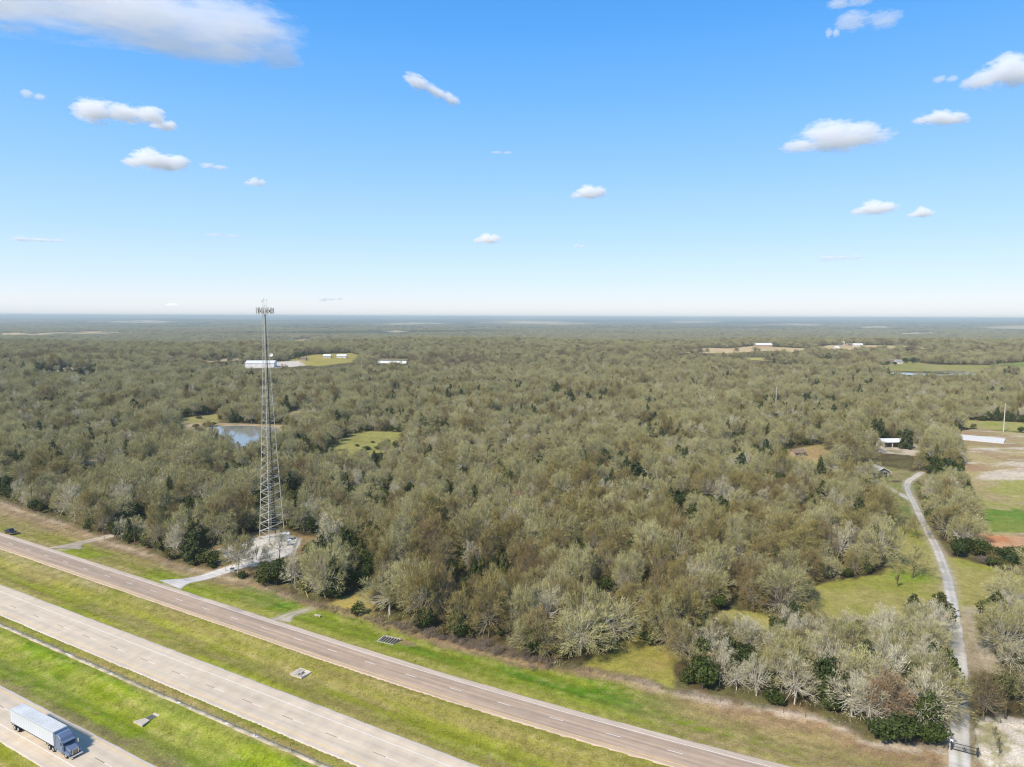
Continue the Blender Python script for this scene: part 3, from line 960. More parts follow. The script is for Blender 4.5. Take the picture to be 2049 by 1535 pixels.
def bare_tree_mesh(seed, H, W, twigs, twig_w=0.085, trunk_h=0.22, spread=1.0, trunk_r=0.17, forks=2, lean=(0, 0), tw_len=1.15, droop=0.0, limb_n=7, dome=0.75, dome_lump=0.15, zbase=0.36, fuzz=0.62, tufts=95, tuft_r=0.46):
    """trunk and limbs as tapered prisms, the fine crown as thin blades; returns two (V, F) pairs"""
    R = np.random.default_rng(seed)
    segs = []
    tips = []

    def grow(p, d, ln, r, lev):
        n = 3 if lev < 2 else 2
        pts = [p]
        for k in range(n):
            d = unit(d + R.normal(0, 0.16 + 0.05 * lev, 3) + np.array([0, 0, 0.10 - droop * 0.12]))
            q = p + d * ln / n
            r1 = r * (0.80 if lev < 2 else 0.72)
            segs.append((p, q, r, r1, lev))
            p, r = q, r1
            pts.append(q)
            if lev >= 1:
                tips.append((q, d, lev))
        if lev < 3:
            nc = limb_n if lev == 0 else (4 if lev == 1 else 3)
            for k in range(nc):
                f = 1.0 if (lev == 0 or k == 0) else R.uniform(0.35, 1.0)
                if lev == 0:
                    f = R.uniform(0.55, 1.0) if k > 2 else 1.0
                b = pts[0] + (pts[-1] - pts[0]) * f if f < 1 else pts[-1]
                if f < 1:
                    i = min(int(f * n), n - 1); w = f * n - i
                    b = pts[i] * (1 - w) + pts[i + 1] * w
                az = (k + R.uniform(-.3, .3)) / nc * 2 * PI + lev
                tilt = (R.uniform(0.35, 1.05) if lev == 0 else R.uniform(0.35, 0.85)) * spread
                if lev == 0 and k == 0:
                    tilt = R.uniform(0, 0.25)
                a = unit(np.cross(d, [0.3, 0.5, 0.8])); c = np.cross(d, a)
                nd = unit(d * math.cos(tilt) + (a * math.cos(az) + c * math.sin(az)) * math.sin(tilt))
                grow(b, nd, ln * ((1.55 if lev == 0 else 0.62) * R.uniform(0.8, 1.15)), r * R.uniform(0.5, 0.7), lev + 1)

    grow(np.zeros(3), unit(np.array([lean[0], lean[1], 1.0])), trunk_h * H, trunk_r, 0)
    P = np.array([t[0] for t in tips])
    top = np.percentile(P[:, 2], 98); rad = np.percentile(np.hypot(P[:, 0] - P[:, 0].mean(), P[:, 1] - P[:, 1].mean()), 95)
    sz = (H - tw_len * 0.6) / top; sx = max((W / 2 - tw_len * 0.5), 0.5) / rad
    S = np.array([sx, sx, sz])

    def fix(p):
        w = min(1.0, p[2] / (trunk_h * H * 0.8))
        return p * np.array([1 + (sx - 1) * w, 1 + (sx - 1) * w, sz])
    V = []; F = []
    for p, q, r0, r1, lev in segs:
        n = 6 if lev == 0 else (4 if lev == 1 else 3)
        p, q = fix(p), fix(q)
        d = unit(q - p); a = unit(np.cross(d, [0.31, 0.87, 0.2])); c = np.cross(d, a)
        o = len(V)
        rr0, rr1 = max(r0, 0.028), max(r1, 0.022)
        if lev == 0 and p[2] < 0.01:
            rr0 *= 1.35; p = p - np.array([0, 0, 0.4])
        for pp, rr in ((p, rr0), (q, rr1)):
            for i in range(n):
                t = 2 * PI * i / n
                V.append(pp + a * rr * math.cos(t) + c * rr * math.sin(t))
        for i in range(n):
            F.append((o + i, o + (i + 1) % n, o + n + (i + 1) % n)); F.append((o + i, o + n + (i + 1) % n, o + n + i))
    # the outer dome: slim branches that rise from the forks to an uneven rounded skin
    z0 = H * max(trunk_h * 1.15, zbase); rz = H - z0 - tw_len * 0.3
    lump = lambda d: 1 + dome_lump * (np.sin(d[:, 0] * 6.1 + seed) * np.sin(d[:, 1] * 5.7 + 2 * seed) + 0.7 * np.sin(d[:, 2] * 9 + d[:, 0] * 8 + seed) * np.sin(d[:, 1] * 9 + 3 * seed))

    def skin(n, lo=-0.25):
        d = R.normal(0, 1, (n, 3)); d[:, 2] = np.abs(d[:, 2]) * 0.9 + lo
        d /= np.linalg.norm(d, axis=1)[:, None]
        k = lump(d)[:, None]
        return d, np.array([0, 0, z0]) + d * np.array([W / 2, W / 2, rz]) * k
    nd = int(dome * 105)
    if nd:
        d, P1 = skin(nd)
        for i in range(nd):
            p = np.array([0, 0, z0 * R.uniform(0.85, 1.3)]) + d[i] * np.array([W, W, 0]) * 0.06
            q = p + (P1[i] - p) * 0.86
            m = (p + q) / 2 + np.array([d[i][0] * W * 0.06, d[i][1] * W * 0.06, -0.04 * H]) + R.normal(0, 0.25, 3)
            for (aa, bb, r0, r1) in ((p, m, 0.07, 0.05), (m, q, 0.05, 0.028)):
                dd = unit(bb - aa); s1 = unit(np.cross(dd, [0.31, 0.87, 0.2])); s2 = np.cross(dd, s1)
                o = len(V)
                for pp, rr in ((aa, r0), (bb, r1)):
                    for j in range(3):
                        t = 2 * PI * j / 3
                        V.append(pp + s1 * rr * math.cos(t) + s2 * rr * math.sin(t))
                for j in range(3):
                    F.append((o + j, o + (j + 1) % 3, o + 3 + (j + 1) % 3)); F.append((o + j, o + 3 + (j + 1) % 3, o + 3 + j))
    # fine twigs: thin blades sprouting from the outer branches and from the dome
    # gathered in tufts so that dark gaps stay between the lit sprays
    n1 = int(twigs * (1 - 0.70 * dome)); n2 = twigs - n1
    T = [t for t in tips if t[2] >= 2] or tips
    T = [T[i] for i in R.permutation(len(T))[:max(30, int(tufts * 0.9))]]
    k = R.integers(0, len(T), n1)
    B = np.array([fix(t[0]) for t in T])[k] + R.normal(0, tuft_r * 0.6, (n1, 3))
    D0 = np.array([unit(t[1] * S) for t in T])[k]
    if n2:
        d, P1 = skin(tufts)
        c0 = np.array([0, 0, z0])
        f = R.uniform(0.62, 0.97, tufts)[:, None] ** 0.6
        k = R.integers(0, tufts, n2)
        B = np.concatenate([B, (c0 + (P1 - c0) * f)[k] + R.normal(0, tuft_r, (n2, 3)) * np.array([1, 1, 0.7])]); D0 = np.concatenate([D0, d[k]])
    ctr = np.array([0, 0, H * 0.45])
    out = B - ctr; out /= np.linalg.norm(out, axis=1)[:, None] + 1e-6
    D = D0 * 0.45 + out * 0.45 + R.normal(0, fuzz, (twigs, 3)) + np.array([0, 0, 0.15 - droop])
    D /= np.linalg.norm(D, axis=1)[:, None]
    Ln = tw_len * R.uniform(0.55, 1.3, twigs)[:, None]
    side = np.cross(D, R.normal(0, 1, (twigs, 3))); side /= np.linalg.norm(side, axis=1)[:, None] + 1e-6
    wd = twig_w * R.uniform(0.6, 1.3, twigs)[:, None]
    TV = np.stack([B - side * wd * 0.5, B + side * wd * 0.5, B + D * Ln], 1).reshape(-1, 3)
    TF = np.arange(twigs * 3).reshape(-1, 3)
    return (np.array(V), np.array(F)), (TV, TF)


def leafy_mesh(seed, H, W, leaves, size=0.4, shape='round', base=0.05, lobes=7):
    """an uneven evergreen crown of many small faces, denser outside; and its stems"""
    R = np.random.default_rng(seed)
    if shape == 'cone':
        h = 1 - np.sqrt(R.uniform(0, 1, leaves)) * 0.97
        prof = (1 - h) ** 0.6 * np.clip(h / 0.10 + 0.35, 0, 1)
        az = R.uniform(0, 2 * PI, leaves)
        wob = 0.92 + 0.30 * np.sin(az * 3 + h * 9 + seed) + 0.26 * np.sin(az * 5 - h * 17 + 2 * seed) + 0.18 * np.sin(az * 2 + h * 29)
        rr = prof * wob * (R.uniform(0.25, 1, leaves) ** 0.45) * W / 2
        P = np.stack([rr * np.cos(az), rr * np.sin(az), H * (base + (1 - base) * h)], 1)
        ctr = np.stack([0 * h, 0 * h, P[:, 2] - 0.25 * H], 1)
    else:
        C = []
        for k in range(lobes):
            a = R.uniform(0, 2 * PI); q = R.uniform(0.1, 0.62) * W / 2
            zz = H * R.uniform(0.34, 0.72)
            C.append((q * math.cos(a), q * math.sin(a), zz, W * R.uniform(0.20, 0.33), H * R.uniform(0.18, 0.30)))
        C.append((0, 0, H * 0.55, W * 0.34, H * 0.42))
        C = np.array(C)
        k = R.integers(0, len(C), leaves)
        d = R.normal(0, 1, (leaves, 3)); d /= np.linalg.norm(d, axis=1)[:, None]
        q = R.uniform(0.3, 1.0, leaves)[:, None] ** 0.4
        P = C[k, :3] + d * q * np.stack([C[k, 3], C[k, 3], C[k, 4]], 1)
        P[:, 2] = np.clip(P[:, 2], 0.05 * H, None)
        ctr = np.array([0, 0, H * 0.4])
    out = P - ctr; out /= np.linalg.norm(out, axis=1)[:, None] + 1e-6
    nrm = out * 0.8 + R.normal(0, 0.55, (leaves, 3)); nrm /= np.linalg.norm(nrm, axis=1)[:, None]
    a = np.cross(nrm, R.normal(0, 1, (leaves, 3))); a /= np.linalg.norm(a, axis=1)[:, None]
    b = np.cross(nrm, a)
    s = size * R.uniform(0.5, 1.3, leaves)[:, None]
    V = np.stack([P - a * s * 0.5 - b * s * 0.25, P + a * s * 0.5 - b * s * 0.3, P + b * s * 0.7 + out * s * 0.25], 1).reshape(-1, 3)
    F = np.arange(leaves * 3).reshape(-1, 3)
    mb = MB()
    mb.tube((0, 0, -0.4), (0.05 * W * math.sin(seed), 0, H * 0.55), 0.035 * H * 0.5, 0.02 * H * 0.5, 5)
    for k in range(3):
        t = k * 2.1 + seed
        mb.tube((0, 0, H * 0.12), (W * 0.25 * math.cos(t), W * 0.25 * math.sin(t), H * 0.5), 0.012 * H, 0.006 * H, 4)
    return (np.array(mb.V), mb.F), (V, F)


def tri(F):
    out = []
    for f in F:
        for i in range(1, len(f) - 1):
            out.append((f[0], f[i], f[i + 1]))
    return np.array(out)


class Form:
    """one plant shape: meshes for a countable plant (trunk, crown) and one joined mesh for the mass"""
    n = 0

    def __init__(s, key, pair, bark, leaf, H, W):
        (V, F), (TV, TF) = pair
        F = tri(F) if not isinstance(F, np.ndarray) else F
        s.H, s.W, s.key = H, W, key
        s.trunk = new_mesh('trunk', V, F, MAT[bark])
        s.crown = new_mesh('crown', TV, TF, MAT[leaf])
        s.VF = (np.concatenate([V, TV]), np.concatenate([F, TF + len(V)]), [MAT[bark], MAT[leaf]], np.concatenate([np.zeros(len(F)), np.ones(len(TF))]))
        s.proto = None

    def mass(s, holder):
        if s.proto is None:
            V, F, m, fm = s.VF
            s.proto = bpy.data.objects.new('tree_form.%03d' % Form.n, new_mesh('tree_form', V, F, m, fm))
            holder.objects.link(s.proto)
            s.index = Form.n
            Form.n += 1


FORMS = {}


def forms(key, n, fn, bark, leaf, H, W):
    FORMS[key] = [Form(key, fn(i), bark, leaf, H, W) for i in range(n)]


forms('grey', 6, lambda i: bare_tree_mesh(100 + i, 10.5, 10.5, 4600, 0.085, trunk_h=0.22 + 0.02 * (i % 3), spread=1.0 + 0.08 * (i % 3), tw_len=0.95, fuzz=0.52), 'bark_pale', 'twig_grey', 10.5, 10.5)
forms('pale', 4, lambda i: bare_tree_mesh(200 + i, 9.5, 8.5, 2300, 0.075, trunk_h=0.26, spread=1.05, trunk_r=0.17, tw_len=0.85, fuzz=0.5, dome=0.5, dome_lump=0.22), 'bark_pale', 'twig_pale', 9.5, 8.5)
forms('tan', 5, lambda i: bare_tree_mesh(300 + i, 11.0, 8.5, 4400, 0.08, trunk_h=0.24, spread=0.8, trunk_r=0.14, tw_len=1.0, zbase=0.25, fuzz=0.5), 'bark', 'twig_tan', 11.0, 8.5)
forms('brown', 3, lambda i: bare_tree_mesh(400 + i, 9.0, 8.0, 3400, 0.08, trunk_h=0.2, spread=0.85, trunk_r=0.13, tw_len=0.85), 'bark', 'twig_brown', 9.0, 8.0)
forms('rust', 2, lambda i: bare_tree_mesh(450 + i, 9.5, 8.0, 3600, 0.11, trunk_h=0.24, spread=0.9, tw_len=0.7), 'bark', 'twig_rust', 9.5, 8.0)
forms('vase', 3, lambda i: bare_tree_mesh(500 + i, 12.0, 11.0, 5200, 0.07, trunk_h=0.12, spread=0.85, trunk_r=0.2, tw_len=1.1, limb_n=9, dome=0.8, dome_lump=0.09, zbase=0.15, fuzz=0.45), 'bark', 'twig_grey', 12.0, 11.0)
forms('oak', 3, lambda i: bare_tree_mesh(600 + i, 9.5, 11.5, 1000, 0.06, trunk_h=0.22, spread=1.35, trunk_r=0.24, tw_len=1.2, droop=0.25, dome=0.0), 'bark_dark', 'twig_grey', 9.5, 11.5)
forms('holly', 4, lambda i: leafy_mesh(700 + i, 5.0, 5.2, 1500, 0.42), 'bark', 'leaf_holly', 5.0, 5.2)
forms('bush', 3, lambda i: leafy_mesh(720 + i, 2.4, 3.4, 700, 0.32), 'bark', 'leaf_holly', 2.4, 3.4)
forms('cedar', 4, lambda i: leafy_mesh(740 + i, 8.5, 5.0, 2200, 0.5, 'cone'), 'bark', 'leaf_cedar', 8.5, 5.0)
forms('olive', 3, lambda i: leafy_mesh(760 + i, 3.0, 4.0, 800, 0.34), 'bark', 'leaf_olive', 3.0, 4.0)
forms('scrub', 3, lambda i: bare_tree_mesh(800 + i, 2.4, 3.2, 700, 0.06, trunk_h=0.15, spread=1.2, trunk_r=0.05, tw_len=0.8, dome=0.0), 'bark', 'brush', 2.4, 3.2)
forms('sap', 2, lambda i: bare_tree_mesh(820 + i, 4.5, 2.2, 260, 0.045, trunk_h=0.3, spread=0.7, trunk_r=0.06, tw_len=0.6, dome=0.0), 'bark_dark', 'twig_grey', 4.5, 2.2)
# coarser shapes for the woods half a mile away and more
forms('far_grey', 4, lambda i: bare_tree_mesh(900 + i, 10.5, 12.5, 1500, 0.19, trunk_h=0.22, spread=1.1, tw_len=1.1, dome=0.9, tufts=42, tuft_r=0.7), 'bark', 'twig_grey', 10.5, 12.5)
forms('far_brown', 2, lambda i: bare_tree_mesh(920 + i, 10, 11.5, 1400, 0.19, trunk_h=0.22, spread=1.0, tw_len=1.1, dome=0.9, tufts=38, tuft_r=0.7), 'bark', 'twig_brown', 10, 11.5)
forms('far_green', 2, lambda i: leafy_mesh(940 + i, 6.5, 6.0, 420, 0.85), 'bark', 'leaf_cedar', 6.5, 6.0)


# ---- where plants stand
NAMES = {'grey': 'bare_tree', 'pale': 'bare_tree', 'tan': 'bare_tree', 'brown': 'bare_tree', 'rust': 'bare_tree', 'vase': 'bare_tree', 'oak': 'bare_tree',
         'holly': 'evergreen_tree', 'bush': 'evergreen_bush', 'cedar': 'cedar_tree', 'olive': 'brush_shrub', 'scrub': 'brush_shrub', 'sap': 'sapling'}
CATS = {'bare_tree': 'tree', 'evergreen_tree': 'evergreen', 'evergreen_bush': 'bush', 'cedar_tree': 'cedar', 'brush_shrub': 'shrub', 'sapling': 'sapling'}
plants = []          # (x, y, key, variant, scale_xy, scale_z, rot, fixed label or None, group)
fixed_xy = []


def plant_at(px, py, key, h, w, label, var=0, rot=None, tilt=(0, 0), group=None):
    x, y = at(px, py)
    f = FORMS[key][var % len(FORMS[key])]
    root = thing(NAMES[key], label, CATS[NAMES[key]], (x, y, float(terrain(x, y)) - 0.05), RNG.uniform(0, 6.28) if rot is None else rot, group)
    root.rotation_euler[0], root.rotation_euler[1] = tilt
    root.scale = (w / f.W, w / f.W, h / f.H)
    link('trunk', f.trunk, root)
    link('crown' if key not in ('holly', 'bush', 'cedar', 'olive') else 'foliage', f.crown, root)
    fixed_xy.append((x, y, w * 0.36))
    return root


plant_at(1826, 1156, 'oak', 11.5, 14.5, 'bare dark-limbed tree standing alone on the meadow beside the gravel drive', 0)
plant_at(1796, 1176, 'sap', 5.0, 2.0, 'thin sapling alone on the meadow, left of the lone bare tree', 0)
plant_at(1566, 1226, 'vase', 14.5, 15.5, 'large pale dome-shaped bare tree at the edge of the upper meadow', 0)
plant_at(1338, 1292, 'vase', 12.5, 11.0, 'pale fan-shaped bare tree on the point between the two lower meadows', 1)
plant_at(1297, 1288, 'bush', 3.4, 5.2, 'dark round bush under the fan-shaped tree by the lower meadow', 0)
plant_at(1388, 1347, 'oak', 8.5, 9.0, 'bare tree leaning left over the lower meadow, at the tip of the grove', 1, tilt=(0.1, -0.45), rot=0)
plant_at(718, 1231, 'bush', 3.9, 4.6, 'round dark green bush alone beside the tan grass nook', 1)
plant_at(484, 1157, 'bush', 2.4, 3.6, 'round dark bush on the roadside below the tower drive', 2)
plant_at(426, 1137, 'bush', 1.8, 2.6, 'small dark bush on the roadside above the tower drive', 0)
plant_at(411, 1124, 'bush', 2.2, 5.0, 'low dark bush under the trees left of the tower pad', 1)
plant_at(1880, 1236, 'cedar', 7.4, 7.2, 'broad dark cedar against the left edge of the gravel drive', 0)
plant_at(1828, 1226, 'cedar', 5.6, 4.5, 'smaller cedar left of the broad cedar by the gravel drive', 1)
plant_at(1990, 1262, 'cedar', 11.0, 7.5, 'tall olive-green cedar right of the gravel drive bend', 2)
plant_at(1863, 1350, 'cedar', 8.0, 5.0, 'bright green cedar at the right edge of the roadside grove', 3)
plant_at(1585, 1275, 'cedar', 10.0, 5.2, 'tall dark cedar standing at the edge of the middle meadow', 1)
plant_at(1778, 1448, 'rust', 10.5, 9.5, 'rust-brown tree at the front of the roadside grove', 0)
plant_at(2012, 1438, 'oak', 12.5, 13.0, 'bare tree with a pale leaning trunk beside the sandy plot', 2, tilt=(0.0, -0.2), rot=0.5)
plant_at(1968, 1442, 'brown', 10.5, 7.0, 'slim tan bare tree right of the gravel drive near the sandy plot', 1)
plant_at(559, 1117, 'oak', 11.5, 10.0, 'dark crooked bare tree in front of the white tower pad', 0, rot=2.0)
plant_at(537, 1133, 'pale', 8.0, 5.0, 'pale crooked bare tree at the near corner of the tower pad', 2)
plant_at(513, 1122, 'sap', 5.2, 3.2, 'thin leaning bare tree at the fence of the tower pad', 0)
plant_at(454, 1112, 'sap', 8.6, 4.6, 'slender pale bare tree at the left corner of the tower pad', 1)
plant_at(591, 1177, 'pale', 11.0, 7.0, 'bare tree with a white curved trunk below the tower pad', 0)
plant_at(627, 1177, 'pale', 10.5, 6.5, 'straight white-trunked bare tree in the roadside trees below the tower', 1)
plant_at(1809, 1070, 'oak', 9.0, 8.0, 'dark-trunked bare tree on the shaded lawn left of the gravel drive', 1)
plant_at(1835, 1078, 'oak', 9.5, 8.5, 'dark-trunked bare tree at the edge of the gravel drive, above the lone tree', 2)
for k, (a, b, hh, ww) in enumerate([(1668, 974, 10, 11), (1694, 978, 10.5, 11), (1720, 982, 9, 10), (1762, 985, 9, 8)]):
    plant_at(a, b, 'oak' if k == 3 else 'grey', hh, ww, 'bare yard tree before the ranch house, ' + ['first from its left end', 'second from its left end', 'just left of the garage', 'right in front of the garage'][k], k, group='yard trees before the ranch house')
plant_at(1893, 968, 'holly', 13.5, 14.0, 'big dark evergreen tree at the left edge of the dirt field', 0)
plant_at(1532, 932, 'cedar', 16, 9.0, 'tall dark cedar above the woods, in front of the tan clearing', 2)
plant_at(1483, 962, 'cedar', 15, 9.0, 'dark cedar in the woods left of the tall clearing cedar', 3)
plant_at(1272, 975, 'cedar', 13, 13.0, 'wide dark cedar in the middle of the woods', 1)
plant_at(268, 840, 'cedar', 17, 12, 'dark cedar among bare trees left of the pond', 0)
plant_at(1812, 898, 'cedar', 13, 8, 'dark cedar beside the white-roofed barn', 2)
plant_at(242, 1064, 'holly', 5.2, 9.0, 'dark green bush beside the field drive at the wood edge', 1)
plant_at(1900, 1048, 'holly', 7.5, 8.5, 'dark thicket evergreen beside the gravel drive, above the bend', 2)
plant_at(1895, 1078, 'tan', 13, 13, 'big grey-brown bare tree right of the gravel drive above the thicket', 1)
plant_at(1925, 1098, 'grey', 12, 10, 'grey bare tree over the red earth corner right of the drive', 2)
plant_at(860, 905, 'rust', 10, 15, 'reddish brown bare tree at the right end of the grassy glade', 1)
plant_at(1035, 1030, 'rust', 10, 11, 'brown-leaved tree standing among grey bare trees in the woods', 0)
plant_at(1812, 1485, 'holly', 6.0, 8.5, 'glossy dark evergreen at the lower right corner of the roadside grove', 0)
plant_at(1862, 1488, 'holly', 4.6, 6.0, 'dark evergreen bush left of the ranch gate', 1)
plant_at(1762, 1478, 'holly', 4.8, 6.5, 'dark evergreen below the rust-brown tree in the roadside grove', 2)
plant_at(1405, 1378, 'holly', 8.0, 8.0, 'dark evergreen clump at the left end of the roadside grove', 3)
plant_at(1380, 1366, 'bush', 4.2, 5.0, 'dark bush at the left foot of the roadside grove', 2)
plant_at(1590, 1320, 'cedar', 7.5, 4.2, 'green cedar rising in the middle of the roadside grove', 0)
plant_at(1660, 1420, 'holly', 3.6, 5.0, 'dark green bush at the front of the roadside grove, left of the rust tree', 0)
plant_at(1548, 1408, 'holly', 3.2, 5.5, 'low dark bush at the front of the roadside grove, in its left half', 1)
for k, (a, b, hh, ww, key) in enumerate([(530, 1150, 4.5, 5.5, 'holly'), (556, 1146, 5.0, 6.0, 'holly'), (580, 1152, 5.5, 6.5, 'holly'), (604, 1146, 5.0, 6.0, 'holly'), (572, 1166, 3.2, 5.0, 'bush'), (548, 1160, 3.0, 4.5, 'bush'), (634, 1140, 6.5, 7.0, 'holly'), (612, 1166, 4.0, 5.5, 'holly'), (650, 1160, 6.0, 7.0, 'holly')]):
    plant_at(a, b, key, hh, ww, 'dark evergreen in the thicket below the tower pad, ' + ['nearest the pad corner', 'second from the pad corner', 'under the dark crooked tree', 'right of the crooked tree', 'lowest at its front', 'low at its left front', 'tall at its right end', 'beside the white curved trunk', 'beside the straight white trunk'][k], k, group='evergreen thicket below the tower pad')
for k, (a, b, hh, ww) in enumerate([(1990, 1478, 3.0, 1.2), (1996, 1497, 2.8, 1.6), (1998, 1514, 3.0, 0.9)]):
    plant_at(a, b, 'sap', hh, ww, ['upper', 'leafiest middle', 'lowest'][k] + ' of the three staked saplings on the sandy plot', k, group='staked saplings on the sandy plot')
for k, (a, b, hh, ww) in enumerate([(735, 900, 2.6, 6.5), (757, 899, 2.0, 6.0), (720, 915, 2.6, 5.0), (703, 924, 2.0, 5.5), (728, 908, 3.2, 5.0), (800, 902, 2.6, 4.5), (790, 893, 1.6, 4.0), (672, 890, 2.6, 5.0), (762, 893, 2.4, 5), (690, 905, 1.8, 4.5), (775, 884, 1.6, 5), (745, 886, 1.4, 4), (715, 893, 1.5, 4), (810, 888, 2.2, 5)]):
    plant_at(a, b, 'olive' if k % 2 else 'bush', hh, ww, 'low dark bush growing on the grassy glade', k, group='bushes on the grassy glade')
for k, (a, b, hh, ww) in enumerate([(350, 858, 3.0, 9), (362, 857, 2.4, 8), (392, 856, 3.2, 7), (412, 854, 3.4, 8), (425, 853, 3.0, 8), (398, 838, 2.4, 7)]):
    plant_at(a, b, 'olive', hh, ww, 'brown bush on the far bank of the pond', k, group='bushes on the far pond bank')

FIX = np.array(fixed_xy)
ALLCLEAR = [v for k, v in CL.items()]
RICH = polyw([(745, 1240), (758, 1165), (830, 1090), (1000, 1060), (1230, 1010), (1450, 960), (1700, 980), (1790, 1050), (1775, 1110), (1760, 1150), (1640, 1165),
              (1590, 1225), (1480, 1228), (1320, 1300), (1280, 1265), (1190, 1335), (1000, 1306)])
GROVE = polyw([(1350, 1372), (1345, 1340), (1370, 1300), (1440, 1290), (1575, 1262), (1640, 1238), (1740, 1232), (1890, 1220), (1912, 1260), (1922, 1350),
               (1915, 1440), (1895, 1498), (1740, 1480), (1560, 1418)])
HOUSES = polyw([(1560, 900), (1700, 880), (1850, 890), (1860, 980), (1840, 1050), (1770, 1040), (1700, 985), (1600, 960)])


def jitter_grid(y0, y1, sp, half=43.0):
    """points on a shaken grid over the wedge of country in front of the camera"""
    tn = math.tan(math.radians(half))
    ys = np.arange(y0, y1, sp)
    out = []
    for y in ys:
        w = y * tn + 25
        x = np.arange(-w, w, sp)
        out.append(np.stack([x + RNG.uniform(-.48, .48, len(x)) * sp, y + RNG.uniform(-.48, .48, len(x)) * sp], 1))
    return np.concatenate(out)


def open_mask(P, margin):
    """true where nothing tall may grow"""
    X, Y = P[:, 0], P[:, 1]
    bad = np.zeros(len(P), bool)
    u, v = uv(X, Y)
    bad |= (v < row_edge(u) + margin)
    for poly in ALLCLEAR:
        lo, hi = poly.min(0) - 6, poly.max(0) + 6
        mk = (X > lo[0]) & (X < hi[0]) & (Y > lo[1]) & (Y < hi[1])
        if mk.any():
            bad[mk] |= sdist(poly, X[mk], Y[mk]) > -margin
    top = 10.5 / CAM_H
    for key in ('pond', 'pond_small', 'pond_meadow', 'glade', 'farm_field', 'farm_pad', 'farm_left', 'greenhouse_lot', 'tan_left', 'tan_right', 'farm_right', 'farm_right_far',
                'olive_right', 'barn', 'yard_back', 'bare_left', 'farm_pond', 'meadow_up', 'meadow_mid'):
        keep = fbm(X / 45, Y / 45, 251) < (0.58 if key in ('tan_right', 'olive_right', 'farm_right') else 2)
        for k in {'pond': (0.3,), 'glade': (), 'barn': (0.3, 0.6), 'yard_back': (0.4,), 'meadow_up': (0.3, 0.5), 'meadow_mid': ()}.get(key, (0.35, 0.7, 1.0)):
            s = 1 / (1 - top * k)
            bad |= inside(CL[key], X * s, Y * s) & keep
    for pth, w in PATHS:
        lo, hi = pth.min(0) - 9, pth.max(0) + 9
        mk = (X > lo[0]) & (X < hi[0]) & (Y > lo[1]) & (Y < hi[1])
        if mk.any():
            bad[mk] |= sdist(pth, X[mk], Y[mk], closed=False) < w / 2 + min(margin, 0.9) + 0.3
    near = np.where(np.hypot(X, Y) < 800)[0]
    for x, y, r in fixed_xy:
        q = near[np.hypot(X[near] - x, Y[near] - y) < r + 0.6]
        bad[q] = True
    return bad


